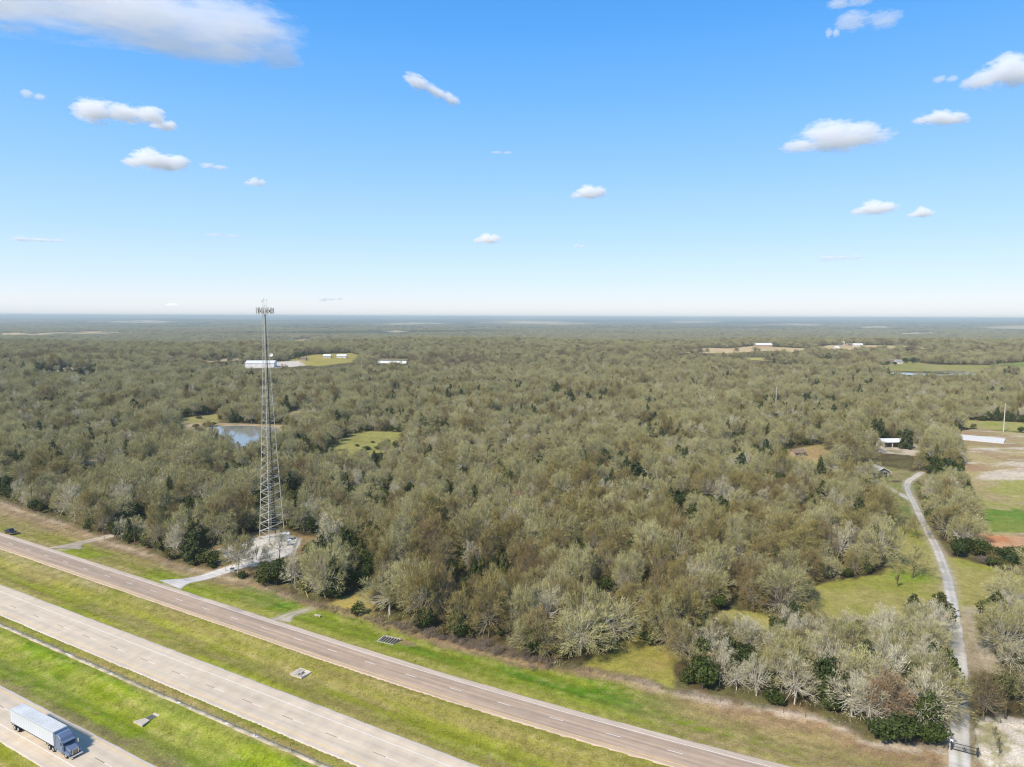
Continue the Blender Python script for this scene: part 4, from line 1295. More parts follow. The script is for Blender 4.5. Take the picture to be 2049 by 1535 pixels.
def scatter():
    L_ = []

    def put(P, keys, wts, hs, ws):
        n = len(P)
        cl = ss(0.28, 0.72, fbm(P[:, 0] / 34, P[:, 1] / 34, 241, 3)) if n else []
        k = RNG.choice(len(keys), n, p=np.array(wts) / sum(wts))
        for i in range(n):
            key = keys[k[i]]
            f = FORMS[key]
            s = 0.80 + 0.50 * cl[i]
            L_.append((P[i, 0], P[i, 1], key, RNG.integers(len(f)), s * RNG.uniform(*ws), s * RNG.uniform(*hs), RNG.uniform(0, 2 * PI)))
    # trees of the middle distance and near woods
    P = jitter_grid(110, 1000, 7.0)
    bad = open_mask(P, 1.2)
    P = P[~bad]
    X, Y = P[:, 0], P[:, 1]
    rich = inside(RICH, X, Y); grove = inside(GROVE, X, Y); yard = inside(HOUSES, X, Y)
    px, py, _ = project(X, Y, terrain(X, Y))
    rt = (px > 1905) & (py > 1150)
    u, v = uv(X, Y)
    mix = fbm(X / 60, Y / 60, 201)
    rest = ~(rich | grove | yard | rt)
    Q = jitter_grid(110, 290, 4.7); Q = Q[inside(GROVE, Q[:, 0], Q[:, 1])]; Q = Q[~open_mask(Q, 0.9)]
    put(Q, ['pale', 'grey', 'holly', 'cedar', 'brown', 'tan'], [55, 16, 14, 3, 6, 5], (0.72, 1.0), (0.72, 0.95))
    Q = P[rt]; put(Q, ['pale', 'grey', 'holly', 'cedar', 'tan'], [46, 26, 14, 8, 6], (0.85, 1.2), (0.8, 1.2))
    Q = P[yard]; Q = Q[RNG.uniform(0, 1, len(Q)) < 0.62]; put(Q, ['oak', 'grey', 'tan', 'holly'], [45, 33, 18, 4], (0.8, 1.1), (0.75, 1.0))
    ever = (fbm(X / 26, Y / 26, 205, 3) > 0.575) & (rest | rich)
    put(P[ever], ['holly', 'cedar', 'grey', 'tan'], [48, 22, 20, 10], (0.9, 1.5), (0.8, 1.2))
    rich &= ~ever; rest &= ~ever
    put(P[rich], ['tan', 'grey', 'brown', 'pale', 'vase', 'holly', 'cedar'], [44, 22, 13, 7, 4, 9, 2], (0.8, 1.3), (0.75, 1.15))
    a = rest & (mix > 0.45); b = rest & ~a
    put(P[a], ['grey', 'pale', 'tan', 'brown', 'holly', 'cedar', 'rust'], [64, 9, 6, 3, 14, 5, 0.2], (0.75, 1.3), (0.62, 1.02))
    put(P[b], ['grey', 'pale', 'tan', 'brown', 'holly', 'cedar', 'rust'], [50, 6, 12, 5, 20, 8, 0.3], (0.75, 1.3), (0.62, 1.02))
    # understorey
    P = jitter_grid(110, 1000, 5.0)
    P = P[~open_mask(P, 0.3)]
    X, Y = P[:, 0], P[:, 1]
    rich = inside(RICH, X, Y); yard = inside(HOUSES, X, Y)
    nn = fbm(X / 25, Y / 25, 211)
    keep = RNG.uniform(0, 1, len(P)) < np.where(yard, 0.12, 0.45 + 0.5 * ss(0.4, 0.6, nn))
    Q = P[keep & ~rich]; put(Q, ['bush', 'holly', 'olive', 'scrub'], [12, 74, 10, 4], (0.85, 1.6), (0.75, 1.25))
    Q = P[keep & rich]; put(Q, ['olive', 'scrub', 'bush', 'holly'], [36, 14, 14, 36], (0.7, 1.3), (0.7, 1.3))
    # dark evergreens crowd the lit edge of the woods along the road
    P = jitter_grid(110, 760, 3.4)
    u, v = uv(P[:, 0], P[:, 1])
    e = v - row_edge(u)
    k = (e > 3.0) & (e < 16) & (u < -120) & (RNG.uniform(0, 1, len(P)) < 0.36)
    P = P[k]; P = P[~open_mask(P, 0.8)]
    put(P, ['holly', 'bush', 'olive'], [50, 28, 22], (0.75, 1.2), (0.7, 1.1))
    # and pale trunks stand in front of them
    P = jitter_grid(110, 760, 4.2)
    u, v = uv(P[:, 0], P[:, 1])
    e = v - row_edge(u)
    k = (e > 0.8) & (e < 5.5) & (u < -120) & (RNG.uniform(0, 1, len(P)) < 0.6)
    P = P[k]; P = P[~open_mask(P, 0.6)]
    put(P, ['pale', 'grey', 'tan'], [70, 20, 10], (0.8, 1.1), (0.55, 0.8))
    T = CL['thicket']
    P = np.stack([RNG.uniform(T[:, 0].min(), T[:, 0].max(), 260), RNG.uniform(T[:, 1].min(), T[:, 1].max(), 260)], 1)
    P = P[inside(T, P[:, 0], P[:, 1])]
    put(P, ['holly', 'olive', 'bush', 'scrub'], [30, 35, 20, 15], (0.7, 1.1), (0.8, 1.2))
    # far woods
    P = jitter_grid(1000, 2750, 9.0, 42)
    P = P[~open_mask(P, 3.0)]
    X, Y = P[:, 0], P[:, 1]
    nn = fbm(X / 150, Y / 150, 221); n2 = fbm(X / 420, Y / 420, 223)
    g = nn > 0.62
    put(P[g], ['far_brown', 'far_green', 'far_grey'], [40, 32, 28], (0.75, 1.25), (0.65, 1.05))
    put(P[~g], ['far_grey', 'far_brown', 'far_green'], [62, 17, 21], (0.75, 1.25), (0.65, 1.05))
    # the belt of dark pines on the ridge to the right
    B = polyw([(1765, 690), (1780, 684), (1850, 683), (1905, 689), (1905, 695), (1860, 692)])
    c = B.mean(0)
    Q = np.stack([RNG.uniform(B[:, 0].min(), B[:, 0].max(), 420), RNG.uniform(c[1] - 130, c[1] + 130, 420)], 1)
    put(Q, ['far_green'], [1], (1.6, 2.3), (1.0, 1.6))
    P = jitter_grid(2750, 6200, 17, 41)
    bad = np.zeros(len(P), bool)
    for poly, c in FAR:
        for k in (0, 0.045, 0.09):
            bad |= inside(poly, P[:, 0] / (1 - k), P[:, 1] / (1 - k))
    P = P[~bad]
    nn = fbm(P[:, 0] / 600, P[:, 1] / 600, 231)
    g = nn > 0.55
    put(P[g], ['far_grey', 'far_green', 'far_brown'], [50, 30, 20], (0.8, 1.2), (1.3, 1.9))
    put(P[~g], ['far_grey', 'far_green', 'far_brown'], [78, 6, 16], (0.8, 1.2), (1.3, 1.9))
    P = jitter_grid(6200, 10500, 40, 40)
    bad = np.zeros(len(P), bool)
    for poly, c in FAR:
        for k in (0, 0.045, 0.09):
            bad |= inside(poly, P[:, 0] / (1 - k), P[:, 1] / (1 - k))
    P = P[~bad & (fbm(P[:, 0] / 260, P[:, 1] / 260, 261) > 0.55)]
    put(P, ['far_grey', 'far_green', 'far_brown'], [64, 20, 16], (1.0, 1.5), (2.4, 3.6))
    return L_


PL = scatter()
PX = np.array([p[0] for p in PL]); PY = np.array([p[1] for p in PL]); PK = np.array([p[2] for p in PL])
PZ = terrain(PX, PY)
sx_, sy_, _d = project(PX, PY, PZ + 3)
in_view = (sx_ > -30) & (sx_ < 2080) & (sy_ < 1560)
order = np.argsort(np.hypot(PX, PY))
PNAME = np.array([NAMES.get(k, 'far') for k in PK])
taken = np.zeros(len(PL), bool)
for nm, lim in (('bare_tree', 270), ('evergreen_tree', 70), ('cedar_tree', 45), ('evergreen_bush', 50), ('brush_shrub', 80)):
    idx = [i for i in order if PNAME[i] == nm and in_view[i]][:lim]
    taken[idx] = True

LOOK = {'grey': 'grey bare tree', 'pale': 'pale bleached bare tree', 'tan': 'tan bare tree', 'brown': 'brown bare tree', 'rust': 'rust-brown tree', 'vase': 'large fan-shaped bare tree',
        'oak': 'dark-limbed bare tree', 'holly': 'dark evergreen tree', 'bush': 'low dark evergreen bush', 'cedar': 'dark pointed cedar', 'olive': 'olive-brown shrub', 'scrub': 'bare twiggy shrub'}


MARKS = [((560, 1085), 'the white tower pad'), ((718, 1231), 'the round bush by the nook'), ((705, 1195), 'the tan grass nook'), ((610, 1180), 'the white-trunked roadside trees'),
         ((683, 1180), 'the thick utility pole'), ((800, 1252), 'the left end of the ditch brush'), ((940, 1290), 'the middle of the ditch brush'), ((1090, 1330), 'the right end of the ditch brush'),
         ((1240, 1310), 'the lower meadow'), ((1338, 1292), 'the pale fan-shaped tree'), ((1566, 1226), 'the big dome-shaped tree'), ((1480, 1262), 'the middle meadow'),
         ((1826, 1156), 'the lone meadow tree'), ((1690, 1205), 'the upper meadow'), ((1388, 1347), 'the leaning tree'), ((1778, 1448), 'the rust-brown tree'), ((1928, 1500), 'the ranch gate'),
         ((1880, 1236), 'the broad cedar'), ((1990, 1262), 'the tall olive-green cedar'), ((2000, 1480), 'the sandy plot'), ((1905, 1230), 'the bend of the gravel drive'),
         ((1035, 1030), 'the brown-leaved tree'), ((1272, 975), 'the wide dark cedar'), ((300, 1054), 'the field drive'), ((65, 1022), 'the far left utility pole'), ((454, 1112), 'the left pad corner'),
         ((1772, 1110), 'the shaded lawn'), ((1590, 1320), 'the green cedar amid the grove'), ((1585, 1275), 'the tall meadow-edge cedar'), ((1863, 1350), 'the bright green drive-side cedar'),
         ((1925, 1098), 'the red earth corner'), ((150, 1050), 'the wood edge fence'), ((1450, 1395), 'the roadside grove fence'), ((1200, 1120), 'the dip in the tan front wood'), ((900, 1140), 'the crest of the tan front wood'),
         ((1450, 1100), 'the broad back of the tan front wood'), ((1650, 1080), 'the right shoulder of the tan front wood'), ((380, 1110), 'the grass left of the tower pad'), ((750, 1120), 'the hollow behind the nook')]
MXY = np.array([at(*m[0]) for m in MARKS])


def where(x, y, sh):
    d = np.hypot(MXY[:, 0] - x, MXY[:, 1] - y)
    k = int(np.argmin(d))
    px, py, _ = project(x, y, float(terrain(x, y)))
    mx, my = MARKS[k][0]
    dx, dy = px - mx, py - my
    if d[k] < 5:
        s = 'close beside '
    elif abs(dx) > 1.5 * abs(dy):
        s = 'right of ' if dx > 0 else 'left of '
    else:
        s = 'in front of ' if dy > 0 else 'behind '
    return s + MARKS[k][1]


for i in np.where(taken)[0]:
    x, y, key, var, sw, sh, rot = PL[i]
    f = FORMS[key][var]
    w_ = where(x, y, sh)
    size = 'tall ' if sh > 1.18 else ('small ' if sh < 0.82 else '')
    root = thing(NAMES[key], size + LOOK[key] + ' ' + w_, CATS[NAMES[key]], (x, y, PZ[i] - 0.05), rot, LOOK[key] + 's ' + w_)
    root.scale = (sw, sw, sh)
    link('trunk', f.trunk, root)
    link('foliage' if key in ('holly', 'bush', 'cedar', 'olive') else 'crown', f.crown, root)

holder = bpy.data.collections.new('tree_forms')


def scatter_nodes(o, hold):
    name = o.name
    ng = bpy.data.node_groups.new(name, 'GeometryNodeTree')
    ng.interface.new_socket('Geometry', in_out='INPUT', socket_type='NodeSocketGeometry')
    ng.interface.new_socket('Geometry', in_out='OUTPUT', socket_type='NodeSocketGeometry')
    gi = ng.nodes.new('NodeGroupInput'); go = ng.nodes.new('NodeGroupOutput')
    ci = ng.nodes.new('GeometryNodeCollectionInfo')
    ci.inputs['Collection'].default_value = hold
    ci.inputs['Separate Children'].default_value = True
    ci.inputs['Reset Children'].default_value = True
    ip = ng.nodes.new('GeometryNodeInstanceOnPoints')
    ip.inputs['Pick Instance'].default_value = True

    def attr(nm, typ):
        n = ng.nodes.new('GeometryNodeInputNamedAttribute'); n.data_type = typ; n.inputs['Name'].default_value = nm
        return n.outputs['Attribute']
    er = ng.nodes.new('FunctionNodeEulerToRotation')
    K = ng.links.new
    K(gi.outputs[0], ip.inputs['Points']); K(ci.outputs[0], ip.inputs['Instance'])
    K(attr('form', 'INT'), ip.inputs['Instance Index'])
    K(attr('turn', 'FLOAT_VECTOR'), er.inputs[0]); K(er.outputs[0], ip.inputs['Rotation'])
    K(attr('size', 'FLOAT_VECTOR'), ip.inputs['Scale'])
    K(ip.outputs[0], go.inputs[0])
    md = o.modifiers.new('woods', 'NODES'); md.node_group = ng
    return tag(o, kind='stuff')


def mass(name, sel):
    """the uncountable rest of the woods as one object"""
    pts, sc, rt, ix = [], [], [], []
    for i in np.where(sel)[0]:
        x, y, key, var, sw, sh, rot = PL[i]
        f = FORMS[key][var]
        f.mass(holder)
        pts.append((x, y, PZ[i] - 0.05)); sc.append((sw, sw, sh)); rt.append((0, 0, rot)); ix.append(f.index)
    me = bpy.data.meshes.new(name)
    me.vertices.add(len(pts)); me.vertices.foreach_set('co', np.array(pts, np.float32).ravel())
    for nm, typ, dat, fld in (('size', 'FLOAT_VECTOR', sc, 'vector'), ('turn', 'FLOAT_VECTOR', rt, 'vector'), ('form', 'INT', ix, 'value')):
        a = me.attributes.new(nm, typ, 'POINT')
        a.data.foreach_set(fld, np.array(dat, np.float32 if fld == 'vector' else np.int32).ravel())
    o = link(name, me)
    return scatter_nodes(o, holder)


for fs in FORMS.values():
    for f in fs:
        f.mass(holder)
isfar = np.array([k.startswith('far') for k in PK])
low = np.isin(PK, ['bush', 'olive', 'scrub'])
mass('woods', ~taken & ~isfar & ~low)
mass('undergrowth', ~taken & low)
mass('far_woods', isfar)

# rough tufts and weeds in the mown verges: far too many to count
def weeds():
    R = np.random.default_rng(77)
    FORM = []
    for q in range(4):
        n = 26
        P = R.normal(0, 0.22, (n, 3)) * np.array([1, 1, 0])
        d = R.normal(0, 0.5, (n, 3)); d[:, 2] = 1
        d /= np.linalg.norm(d, axis=1)[:, None]
        s = np.cross(d, R.normal(0, 1, (n, 3))); s /= np.linalg.norm(s, axis=1)[:, None]
        h = R.uniform(0.05, 0.15, n)[:, None]
        V = np.stack([P - s * 0.05, P + s * 0.05, P + d * h], 1).reshape(-1, 3)
        FORM.append(V)
    m = veg_material('verge_weeds', [(0.30, 0.31, 0.05), (0.42, 0.34, 0.14), (0.24, 0.30, 0.03), (0.38, 0.36, 0.08), (0.46, 0.38, 0.18)], trans=0.4)
    hold = bpy.data.collections.new('weed_forms')
    for q, V in enumerate(FORM):
        hold.objects.link(bpy.data.objects.new('weed_form.%03d' % q, new_mesh('weed_form', V, np.arange(len(V)).reshape(-1, 3), m)))
    n = 20000
    u = R.uniform(-330, 40, n); v = R.uniform(72, 160, n)
    x, y = xy(u, v)
    vh = v - hw_shift(u); vf = v - fr_shift(u)
    ok = (((vh > 71.9) & (vh < 85.8)) | ((vh > 87.8) & (vh < 89.4)) | ((vh > 101.7) & (vf < 115.8)) | ((vf > 126.3) & (v < row_edge(u) + 1)))
    ok &= fbm(x / 7, y / 7, 271) + R.normal(0, 0.12, n) > 0.5
    px, py, _ = project(x, y, 0 * x)
    ok &= (px > -60) & (px < 2110) & (py < 1620)
    for pth, w in PATHS:
        ok &= sdist(pth, x, y, closed=False) > w * 0.9
    x, y = x[ok], y[ok]
    z = terrain(x, y)
    me = bpy.data.meshes.new('weeds')
    me.vertices.add(len(x)); me.vertices.foreach_set('co', np.stack([x, y, z], 1).astype(np.float32).ravel())
    s = R.uniform(0.6, 1.5, len(x))
    for nm, typ, dat, fld in (('size', 'FLOAT_VECTOR', np.stack([s, s, s * R.uniform(.6, 1.2, len(x))], 1), 'vector'), ('turn', 'FLOAT_VECTOR', np.stack([0 * s, 0 * s, R.uniform(0, 6.28, len(x))], 1), 'vector'),
                              ('form', 'INT', R.integers(0, 4, len(x)), 'value')):
        a = me.attributes.new(nm, typ, 'POINT')
        a.data.foreach_set(fld, np.ascontiguousarray(dat, np.float32 if fld == 'vector' else np.int32).ravel())
    o = link('weeds', me)
    scatter_nodes(o, hold)


# purple-grey brush along the ditch, one tangled bank
def brush_bank():
    V, F, n0 = [], [], 0
    line = np.array([at(*p) for p in [(640, 1212), (700, 1228), (780, 1252), (840, 1262), (900, 1280), (960, 1296), (1020, 1312), (1080, 1326), (1110, 1334)]])
    s = np.concatenate([[0], np.cumsum(np.hypot(*np.diff(line, axis=0).T))])
    R = np.random.default_rng(5)
    for k in range(260):
        t = R.uniform(0, s[-1])
        x = np.interp(t, s, line[:, 0]) + R.normal(0, 1.1); y = np.interp(t, s, line[:, 1]) + R.normal(0, 1.1)
        sc = R.uniform(0.35, 0.95) * (0.45 + 0.55 * ss(0.25, 0.5, t / s[-1]))
        f = FORMS['scrub'][R.integers(3)]
        VV, FF, _, _ = f.VF
        keep = R.permutation(len(FF))[:420]
        a = R.uniform(0, 6.28); c, sn = math.cos(a), math.sin(a)
        Q = VV[FF[keep]].reshape(-1, 3) * sc
        Q = np.stack([Q[:, 0] * c - Q[:, 1] * sn + x, Q[:, 0] * sn + Q[:, 1] * c + y, Q[:, 2] + float(terrain(x, y)) - 0.05], 1)
        V.append(Q)
    V = np.concatenate(V)
    o = link('ditch_brush', new_mesh('ditch_brush', V, np.arange(len(V)).reshape(-1, 3), MAT['brush']))
    tag(o, kind='stuff')


brush_bank()
weeds()

# ------------------------------------------------------------------ lattice tower
MAT['galv'] = mat('galvanised_steel', (0.47, 0.465, 0.42), 0.6, 0.0, noise=(0.4, 0.12))
MAT['cable'] = mat('black_coax', (0.05, 0.05, 0.05), 0.6)
MAT['antenna'] = mat('weathered_antenna_plastic', (0.46, 0.43, 0.38), 0.6)
MAT['dark_metal'] = mat('dark_metal', (0.07, 0.07, 0.075), 0.5, 0.4)
MAT['white_dish'] = mat('white_dish', (0.80, 0.80, 0.78), 0.4)
MAT['concrete'] = mat('weathered_concrete', (0.44, 0.40, 0.34), 0.9, noise=[(0.8, 0.15), (5, 0.12)], mixc=((0.30, 0.27, 0.22), 0.7))
MAT['wood_pole'] = mat('creosoted_pole', (0.115, 0.085, 0.06), 0.9, noise=(2, 0.2))
MAT['steel_post'] = mat('dull_steel_post', (0.27, 0.26, 0.24), 0.6, 0.3)
MAT['pale_pole'] = mat('pale_concrete_pole', (0.48, 0.45, 0.39), 0.8)
MAT['black_steel'] = mat('black_painted_steel', (0.03, 0.03, 0.032), 0.45)
MAT['cabinet'] = mat('grey_cabinet_paint', (0.42, 0.45, 0.45), 0.5)
MAT['green_box'] = mat('dark_green_box_paint', (0.05, 0.075, 0.06), 0.5)
MAT['pale_slab'] = mat('pale_concrete_slab', (0.50, 0.44, 0.35), 0.9, noise=[(0.8, 0.12), (5, 0.12)])
MAT['brown_earth'] = mat('brown_earth', (0.16, 0.12, 0.08), 0.95, noise=(2, 0.2))
MAT['fence_post'] = mat('weathered_post', (0.16, 0.125, 0.10), 0.9)


def build_tower():
    L_ = at(521, 1083); R_ = at(568, 1076)
    bx, by = 0.5 * (L_ + R_)
    by -= 1.0
    base = Vector((bx, by, float(terrain(bx, by)) + 0.1))
    t = thing('lattice_tower', 'tall three-legged galvanised lattice tower with antennas, standing on the white gravel pad', 'tower', base)
    zs = [0, 20, 38, 64, 75, 86.0]
    wd = [8.9, 6.7, 4.9, 2.5, 1.7, 1.35]
    az = [math.radians(a) for a in (-98, 22, 142)]          # front, right, left
    off = math.atan2(by, bx) - PI / 2

    def node(k, z):
        r = np.interp(z, zs, wd) / math.sqrt(3)
        a = az[k] + off
        return Vector((r * math.cos(a), r * math.sin(a), z))
    for k in range(3):
        mb = MB()
        prev = 0
        for z in (20, 38, 64, 75, 86.0):
            rr = np.interp(z, [0, 86], [0.155, 0.06])
            mb.tube(node(k, prev), node(k, z), np.interp(prev, [0, 86], [0.155, 0.06]), rr, 8)
            prev = z
        leg = mb.build('leg', MAT['galv'], t)
        MB().tube(node(k, -0.5), node(k, 0.45), 0.55, 0.55, 12).build('footing', MAT['concrete'], leg)
    n = 29
    lv = [86.0 * i / n for i in range(n + 1)]
    for i in range(n):
        for a, b in ((0, 1), (0, 2), (1, 2)):
            r = np.interp(lv[i], [0, 86], [0.088, 0.032])
            MB().tube(node(a, lv[i + 1]), node(b, lv[i]), r, r, 4).build('diagonal_brace', MAT['galv'], t)
            MB().tube(node(a, lv[i + 1]), node(b, lv[i + 1]), r * 0.75, r * 0.75, 4).build('horizontal_brace', MAT['galv'], t)
    # coax run and climbing ladder up the inside of the right-hand face
    mb = MB()
    def inner(z, w, d):
        p = node(1, z) * (1 - w) + node(2, z) * w
        return p + Vector((0, -d, 0))
    for q in range(1, 6):
        pz = 1.5
        for z in (20, 38, 64, 83):
            mb.tube(inner(pz, 0.36, 0.15) + Vector((0.07 * (q - 3), 0, 0)), inner(z, 0.36, 0.15) + Vector((0.07 * (q - 3), 0, 0)), 0.04, 0.04, 5)
            pz = z
    mb.build('coax_bundle', MAT['cable'], t)
    mb = MB()
    pz = 1.5
    for z in (20, 38, 64, 83):
        for s in (-0.22, 0.22):
            mb.tube(inner(pz, 0.52, 0.3) + Vector((s, 0, 0)), inner(z, 0.52, 0.3) + Vector((s, 0, 0)), 0.03, 0.03, 4)
        pz = z
    for q in range(160):
        z = 2 + q * 0.5
        mb.tube(inner(z, 0.52, 0.3) + Vector((-0.22, 0, 0)), inner(z, 0.52, 0.3) + Vector((0.22, 0, 0)), 0.015, 0.015, 4, caps=False)
    mb.build('ladder', MAT['galv'], t)
    # sector mounts: three booms of four panel antennas each
    zc = 84.2
    for s in range(3):
        a = az[s] + off + PI
        c = Vector((math.cos(a), math.sin(a), 0)); p = Vector((-c.y, c.x, 0))
        mb = MB()
        for dz in (-0.6, 0.6):
            mb.tube(c * 1.9 - p * 2.4 + Vector((0, 0, zc + dz)), c * 1.9 + p * 2.4 + Vector((0, 0, zc + dz)), 0.05, 0.05, 5)
            mb.tube(c * 0.3 + Vector((0, 0, zc + dz)), c * 1.9 - p * 0.9 + Vector((0, 0, zc + dz)), 0.05, 0.05, 5)
            mb.tube(c * 0.3 + Vector((0, 0, zc + dz)), c * 1.9 + p * 0.9 + Vector((0, 0, zc + dz)), 0.05, 0.05, 5)
        fr_ = mb.build('sector_frame', MAT['galv'], t)
        for k in range(4):
            q = c * 2.1 + p * (-2.3 + k * 1.53)
            bb = MB(); bb.box((0, 0, 0), (0.20, 0.36, 2.35 if k % 3 else 1.9))
            o = bevel(bb.build('panel_antenna', MAT['antenna'], fr_), 0.05)
            o.location = q + Vector((0, 0, zc + 0.05 * (k % 2))); o.rotation_euler = (0, 0.05, a)
            MB().tube(q - c * 0.16 + Vector((0, 0, zc - 1.35)), q - c * 0.16 + Vector((0, 0, zc + 1.4)), 0.045, 0.045, 5).build('mounting_pipe', MAT['galv'], fr_)
            if k in (1, 2):
                rb = MB(); rb.box((0, 0, 0), (0.25, 0.36, 0.75))
                o = rb.build('radio_unit', MAT['dark_metal'], fr_)
                o.location = q - c * 0.45 + Vector((0, 0, zc - 0.1)); o.rotation_euler = (0, 0, a)
    # top mount with whips and small dipoles
    for k in range(3):
        a = az[k] + off
        e = Vector((0.9 * math.cos(a), 0.9 * math.sin(a), 0))
        mb = MB()
        mb.tube(node(k, 85.9), e + Vector((0, 0, 86.6)), 0.035, 0.035, 5)
        mb.tube(e + Vector((0, 0, 86.3)), e + Vector((0, 0, 88.9 - 0.3 * k)), 0.04, 0.03, 5)
        mb.box(e + Vector((0, 0, 88.2 - 0.3 * k)), (0.12, 0.4, 0.5), rz=a)
        mb.build('whip_antenna', MAT['galv'], t)
    mb = MB(); mb.tube((0, 0, 85.9), (0, 0, 88.0), 0.03, 0.015, 5)
    mb.build('lightning_rod', MAT['galv'], t)
    # the microwave dish on the right side
    dz = 68.4
    p0 = node(1, dz)
    mb = MB()
    n_ = 20
    prof = [(0.0, 0.0), (0.3, 0.03), (0.5, 0.1), (0.62, 0.2), (0.62, -0.12), (0.0, -0.2)]
    vs, fs = [], []
    for r, d in prof:
        for k in range(n_):
            th = 2 * PI * k / n_
            vs.append((r * math.cos(th), -d, r * math.sin(th)))
    for j in range(len(prof) - 1):
        for k in range(n_):
            fs.append((j * n_ + k, j * n_ + (k + 1) % n_, (j + 1) * n_ + (k + 1) % n_, (j + 1) * n_ + k))
    mb.add(vs, fs)
    d = mb.build('dish_antenna', MAT['white_dish'], t, loc=p0 + Vector((0.85, -0.35, 0)))
    MB().tube((0, 0.1, 0), tuple(p0 - (p0 + Vector((0.85, -0.35, 0)))), 0.05, 0.05, 6).build('dish_arm', MAT['galv'], d)
    return base


TB = build_tower()


def chain_fence(name, label, pts, h, gate=None):
    """posts and rails with a woven wire fill"""
    pts = [np.array(p) for p in pts]
    c = at3(*[0, 0]) if False else (float(pts[0][0]), float(pts[0][1]), float(terrain(*pts[0])))
    t = thing(name, label, 'fence', c)
    o = np.array(c)
    wire = MB()
    for a, b in zip(pts[:-1], pts[1:]):
        ln = np.hypot(*(b - a)); n = max(1, int(ln / 3.0))
        for k in range(n + 1):
            p = a + (b - a) * k / n; z = float(terrain(*p))
            if k < n or b is pts[-1]:
                MB().tube((p[0] - o[0], p[1] - o[1], z - 0.3 - o[2]), (p[0] - o[0], p[1] - o[1], z + h - o[2]), 0.045, 0.045, 6).build('post', MAT['steel_post'], t)
        for k in range(n):
            p = a + (b - a) * k / n; q = a + (b - a) * (k + 1) / n
            zp, zq = float(terrain(*p)) - o[2], float(terrain(*q)) - o[2]
            p = p - o[:2]; q = q - o[:2]
            MB().tube((*p, zp + h), (*q, zq + h), 0.03, 0.03, 4).build('top_rail', MAT['steel_post'], t)
            m = 16
            for i in range(-5, m):
                for sgn in (0, 1):
                    f0, f1 = i / m, i / m + 0.36
                    if sgn: f0, f1 = f1, f0
                    z0, z1 = 0.05, h
                    a0, a1 = np.clip(f0, 0, 1), np.clip(f1, 0, 1)
                    if f1 != f0:
                        z0_ = z0 + (z1 - z0) * (a0 - f0) / (f1 - f0); z1_ = z0 + (z1 - z0) * (a1 - f0) / (f1 - f0)
                    if abs(a1 - a0) > 0.01:
                        wire.tube((*(p + (q - p) * a0), zp + z0_), (*(p + (q - p) * a1), zp + z1_), 0.006, 0.006, 3, caps=False)
    w = wire.build('woven_wire', MAT['steel_post'], t)
    w['kind'] = 'stuff'
    return t


fp = [at(*p) for p in ((432, 1104), (505, 1131))]
chain_fence('chain_link_fence', 'chain-link fence along the near left side of the white tower pad', fp, 2.2)
fp = [at(*p) for p in ((505, 1131), (588, 1107), (599, 1080))]
chain_fence('chain_link_fence', 'chain-link fence along the right side of the white tower pad', fp, 2.2)


def cabinet(px, py, d, label, rz=0.4):
    t = thing('equipment_cabinet', label, 'cabinet', at3(px, py), rz, 'equipment on the tower pad')
    b = MB(); b.box((0, 0, 0.1), (d[0] + 0.5, d[1] + 0.5, 0.2)); b.build('plinth', MAT['concrete'], t)
    b = MB(); b.box((0, 0, 0.2 + d[2] / 2), d); bevel(b.build('body', MAT['cabinet'], t), 0.05)
    for s in (-1, 1):
        b = MB(); b.box((s * d[0] / 4, -d[1] / 2 - 0.02, 0.2 + d[2] / 2), (d[0] / 2 - 0.08, 0.04, d[2] - 0.2))
        dr = b.build('door', MAT['cabinet'], t)
        b = MB(); b.box((s * 0.08, -d[1] / 2 - 0.06, 0.2 + d[2] / 2), (0.04, 0.05, 0.25)); b.build('handle', MAT['dark_metal'], dr)
    b = MB(); b.box((0, 0, 0.2 + d[2] + 0.04), (d[0] + 0.12, d[1] + 0.12, 0.08)); b.build('roof', MAT['white_dish'], t)


cabinet(570, 1081, (3.2, 2.0, 2.4), 'larger pale equipment cabinet at the far right of the tower pad')
cabinet(578, 1091, (1.6, 0.9, 1.7), 'smaller pale equipment cabinet beside the larger one on the tower pad')


def cyl_thing(name, label, cat, px, py, h, r, material, part, arm=None, group=None):
    p = at3(px, py)
    t = thing(name, label, cat, p, 0, group)
    MB().tube((0, 0, -0.5), (0, 0, h), r, r * 0.72, 8).build(part, MAT[material], t)
    if arm:
        w, z = arm
        b = MB(); b.box((0, 0, h - z), (w, 0.12, 0.14), rz=A_ROAD + 0.0)
        o = b.build('crossarm', MAT['wood_pole'], t)
        for k in (-1, 0, 1):
            q = Vector((math.cos(A_ROAD), math.sin(A_ROAD), 0)) * (k * w * 0.42)
            MB().tube(q + Vector((0, 0, h - z + 0.07)), q + Vector((0, 0, h - z + 0.28)), 0.05, 0.03, 6).build('insulator', MAT['cabinet'], o)
    return t


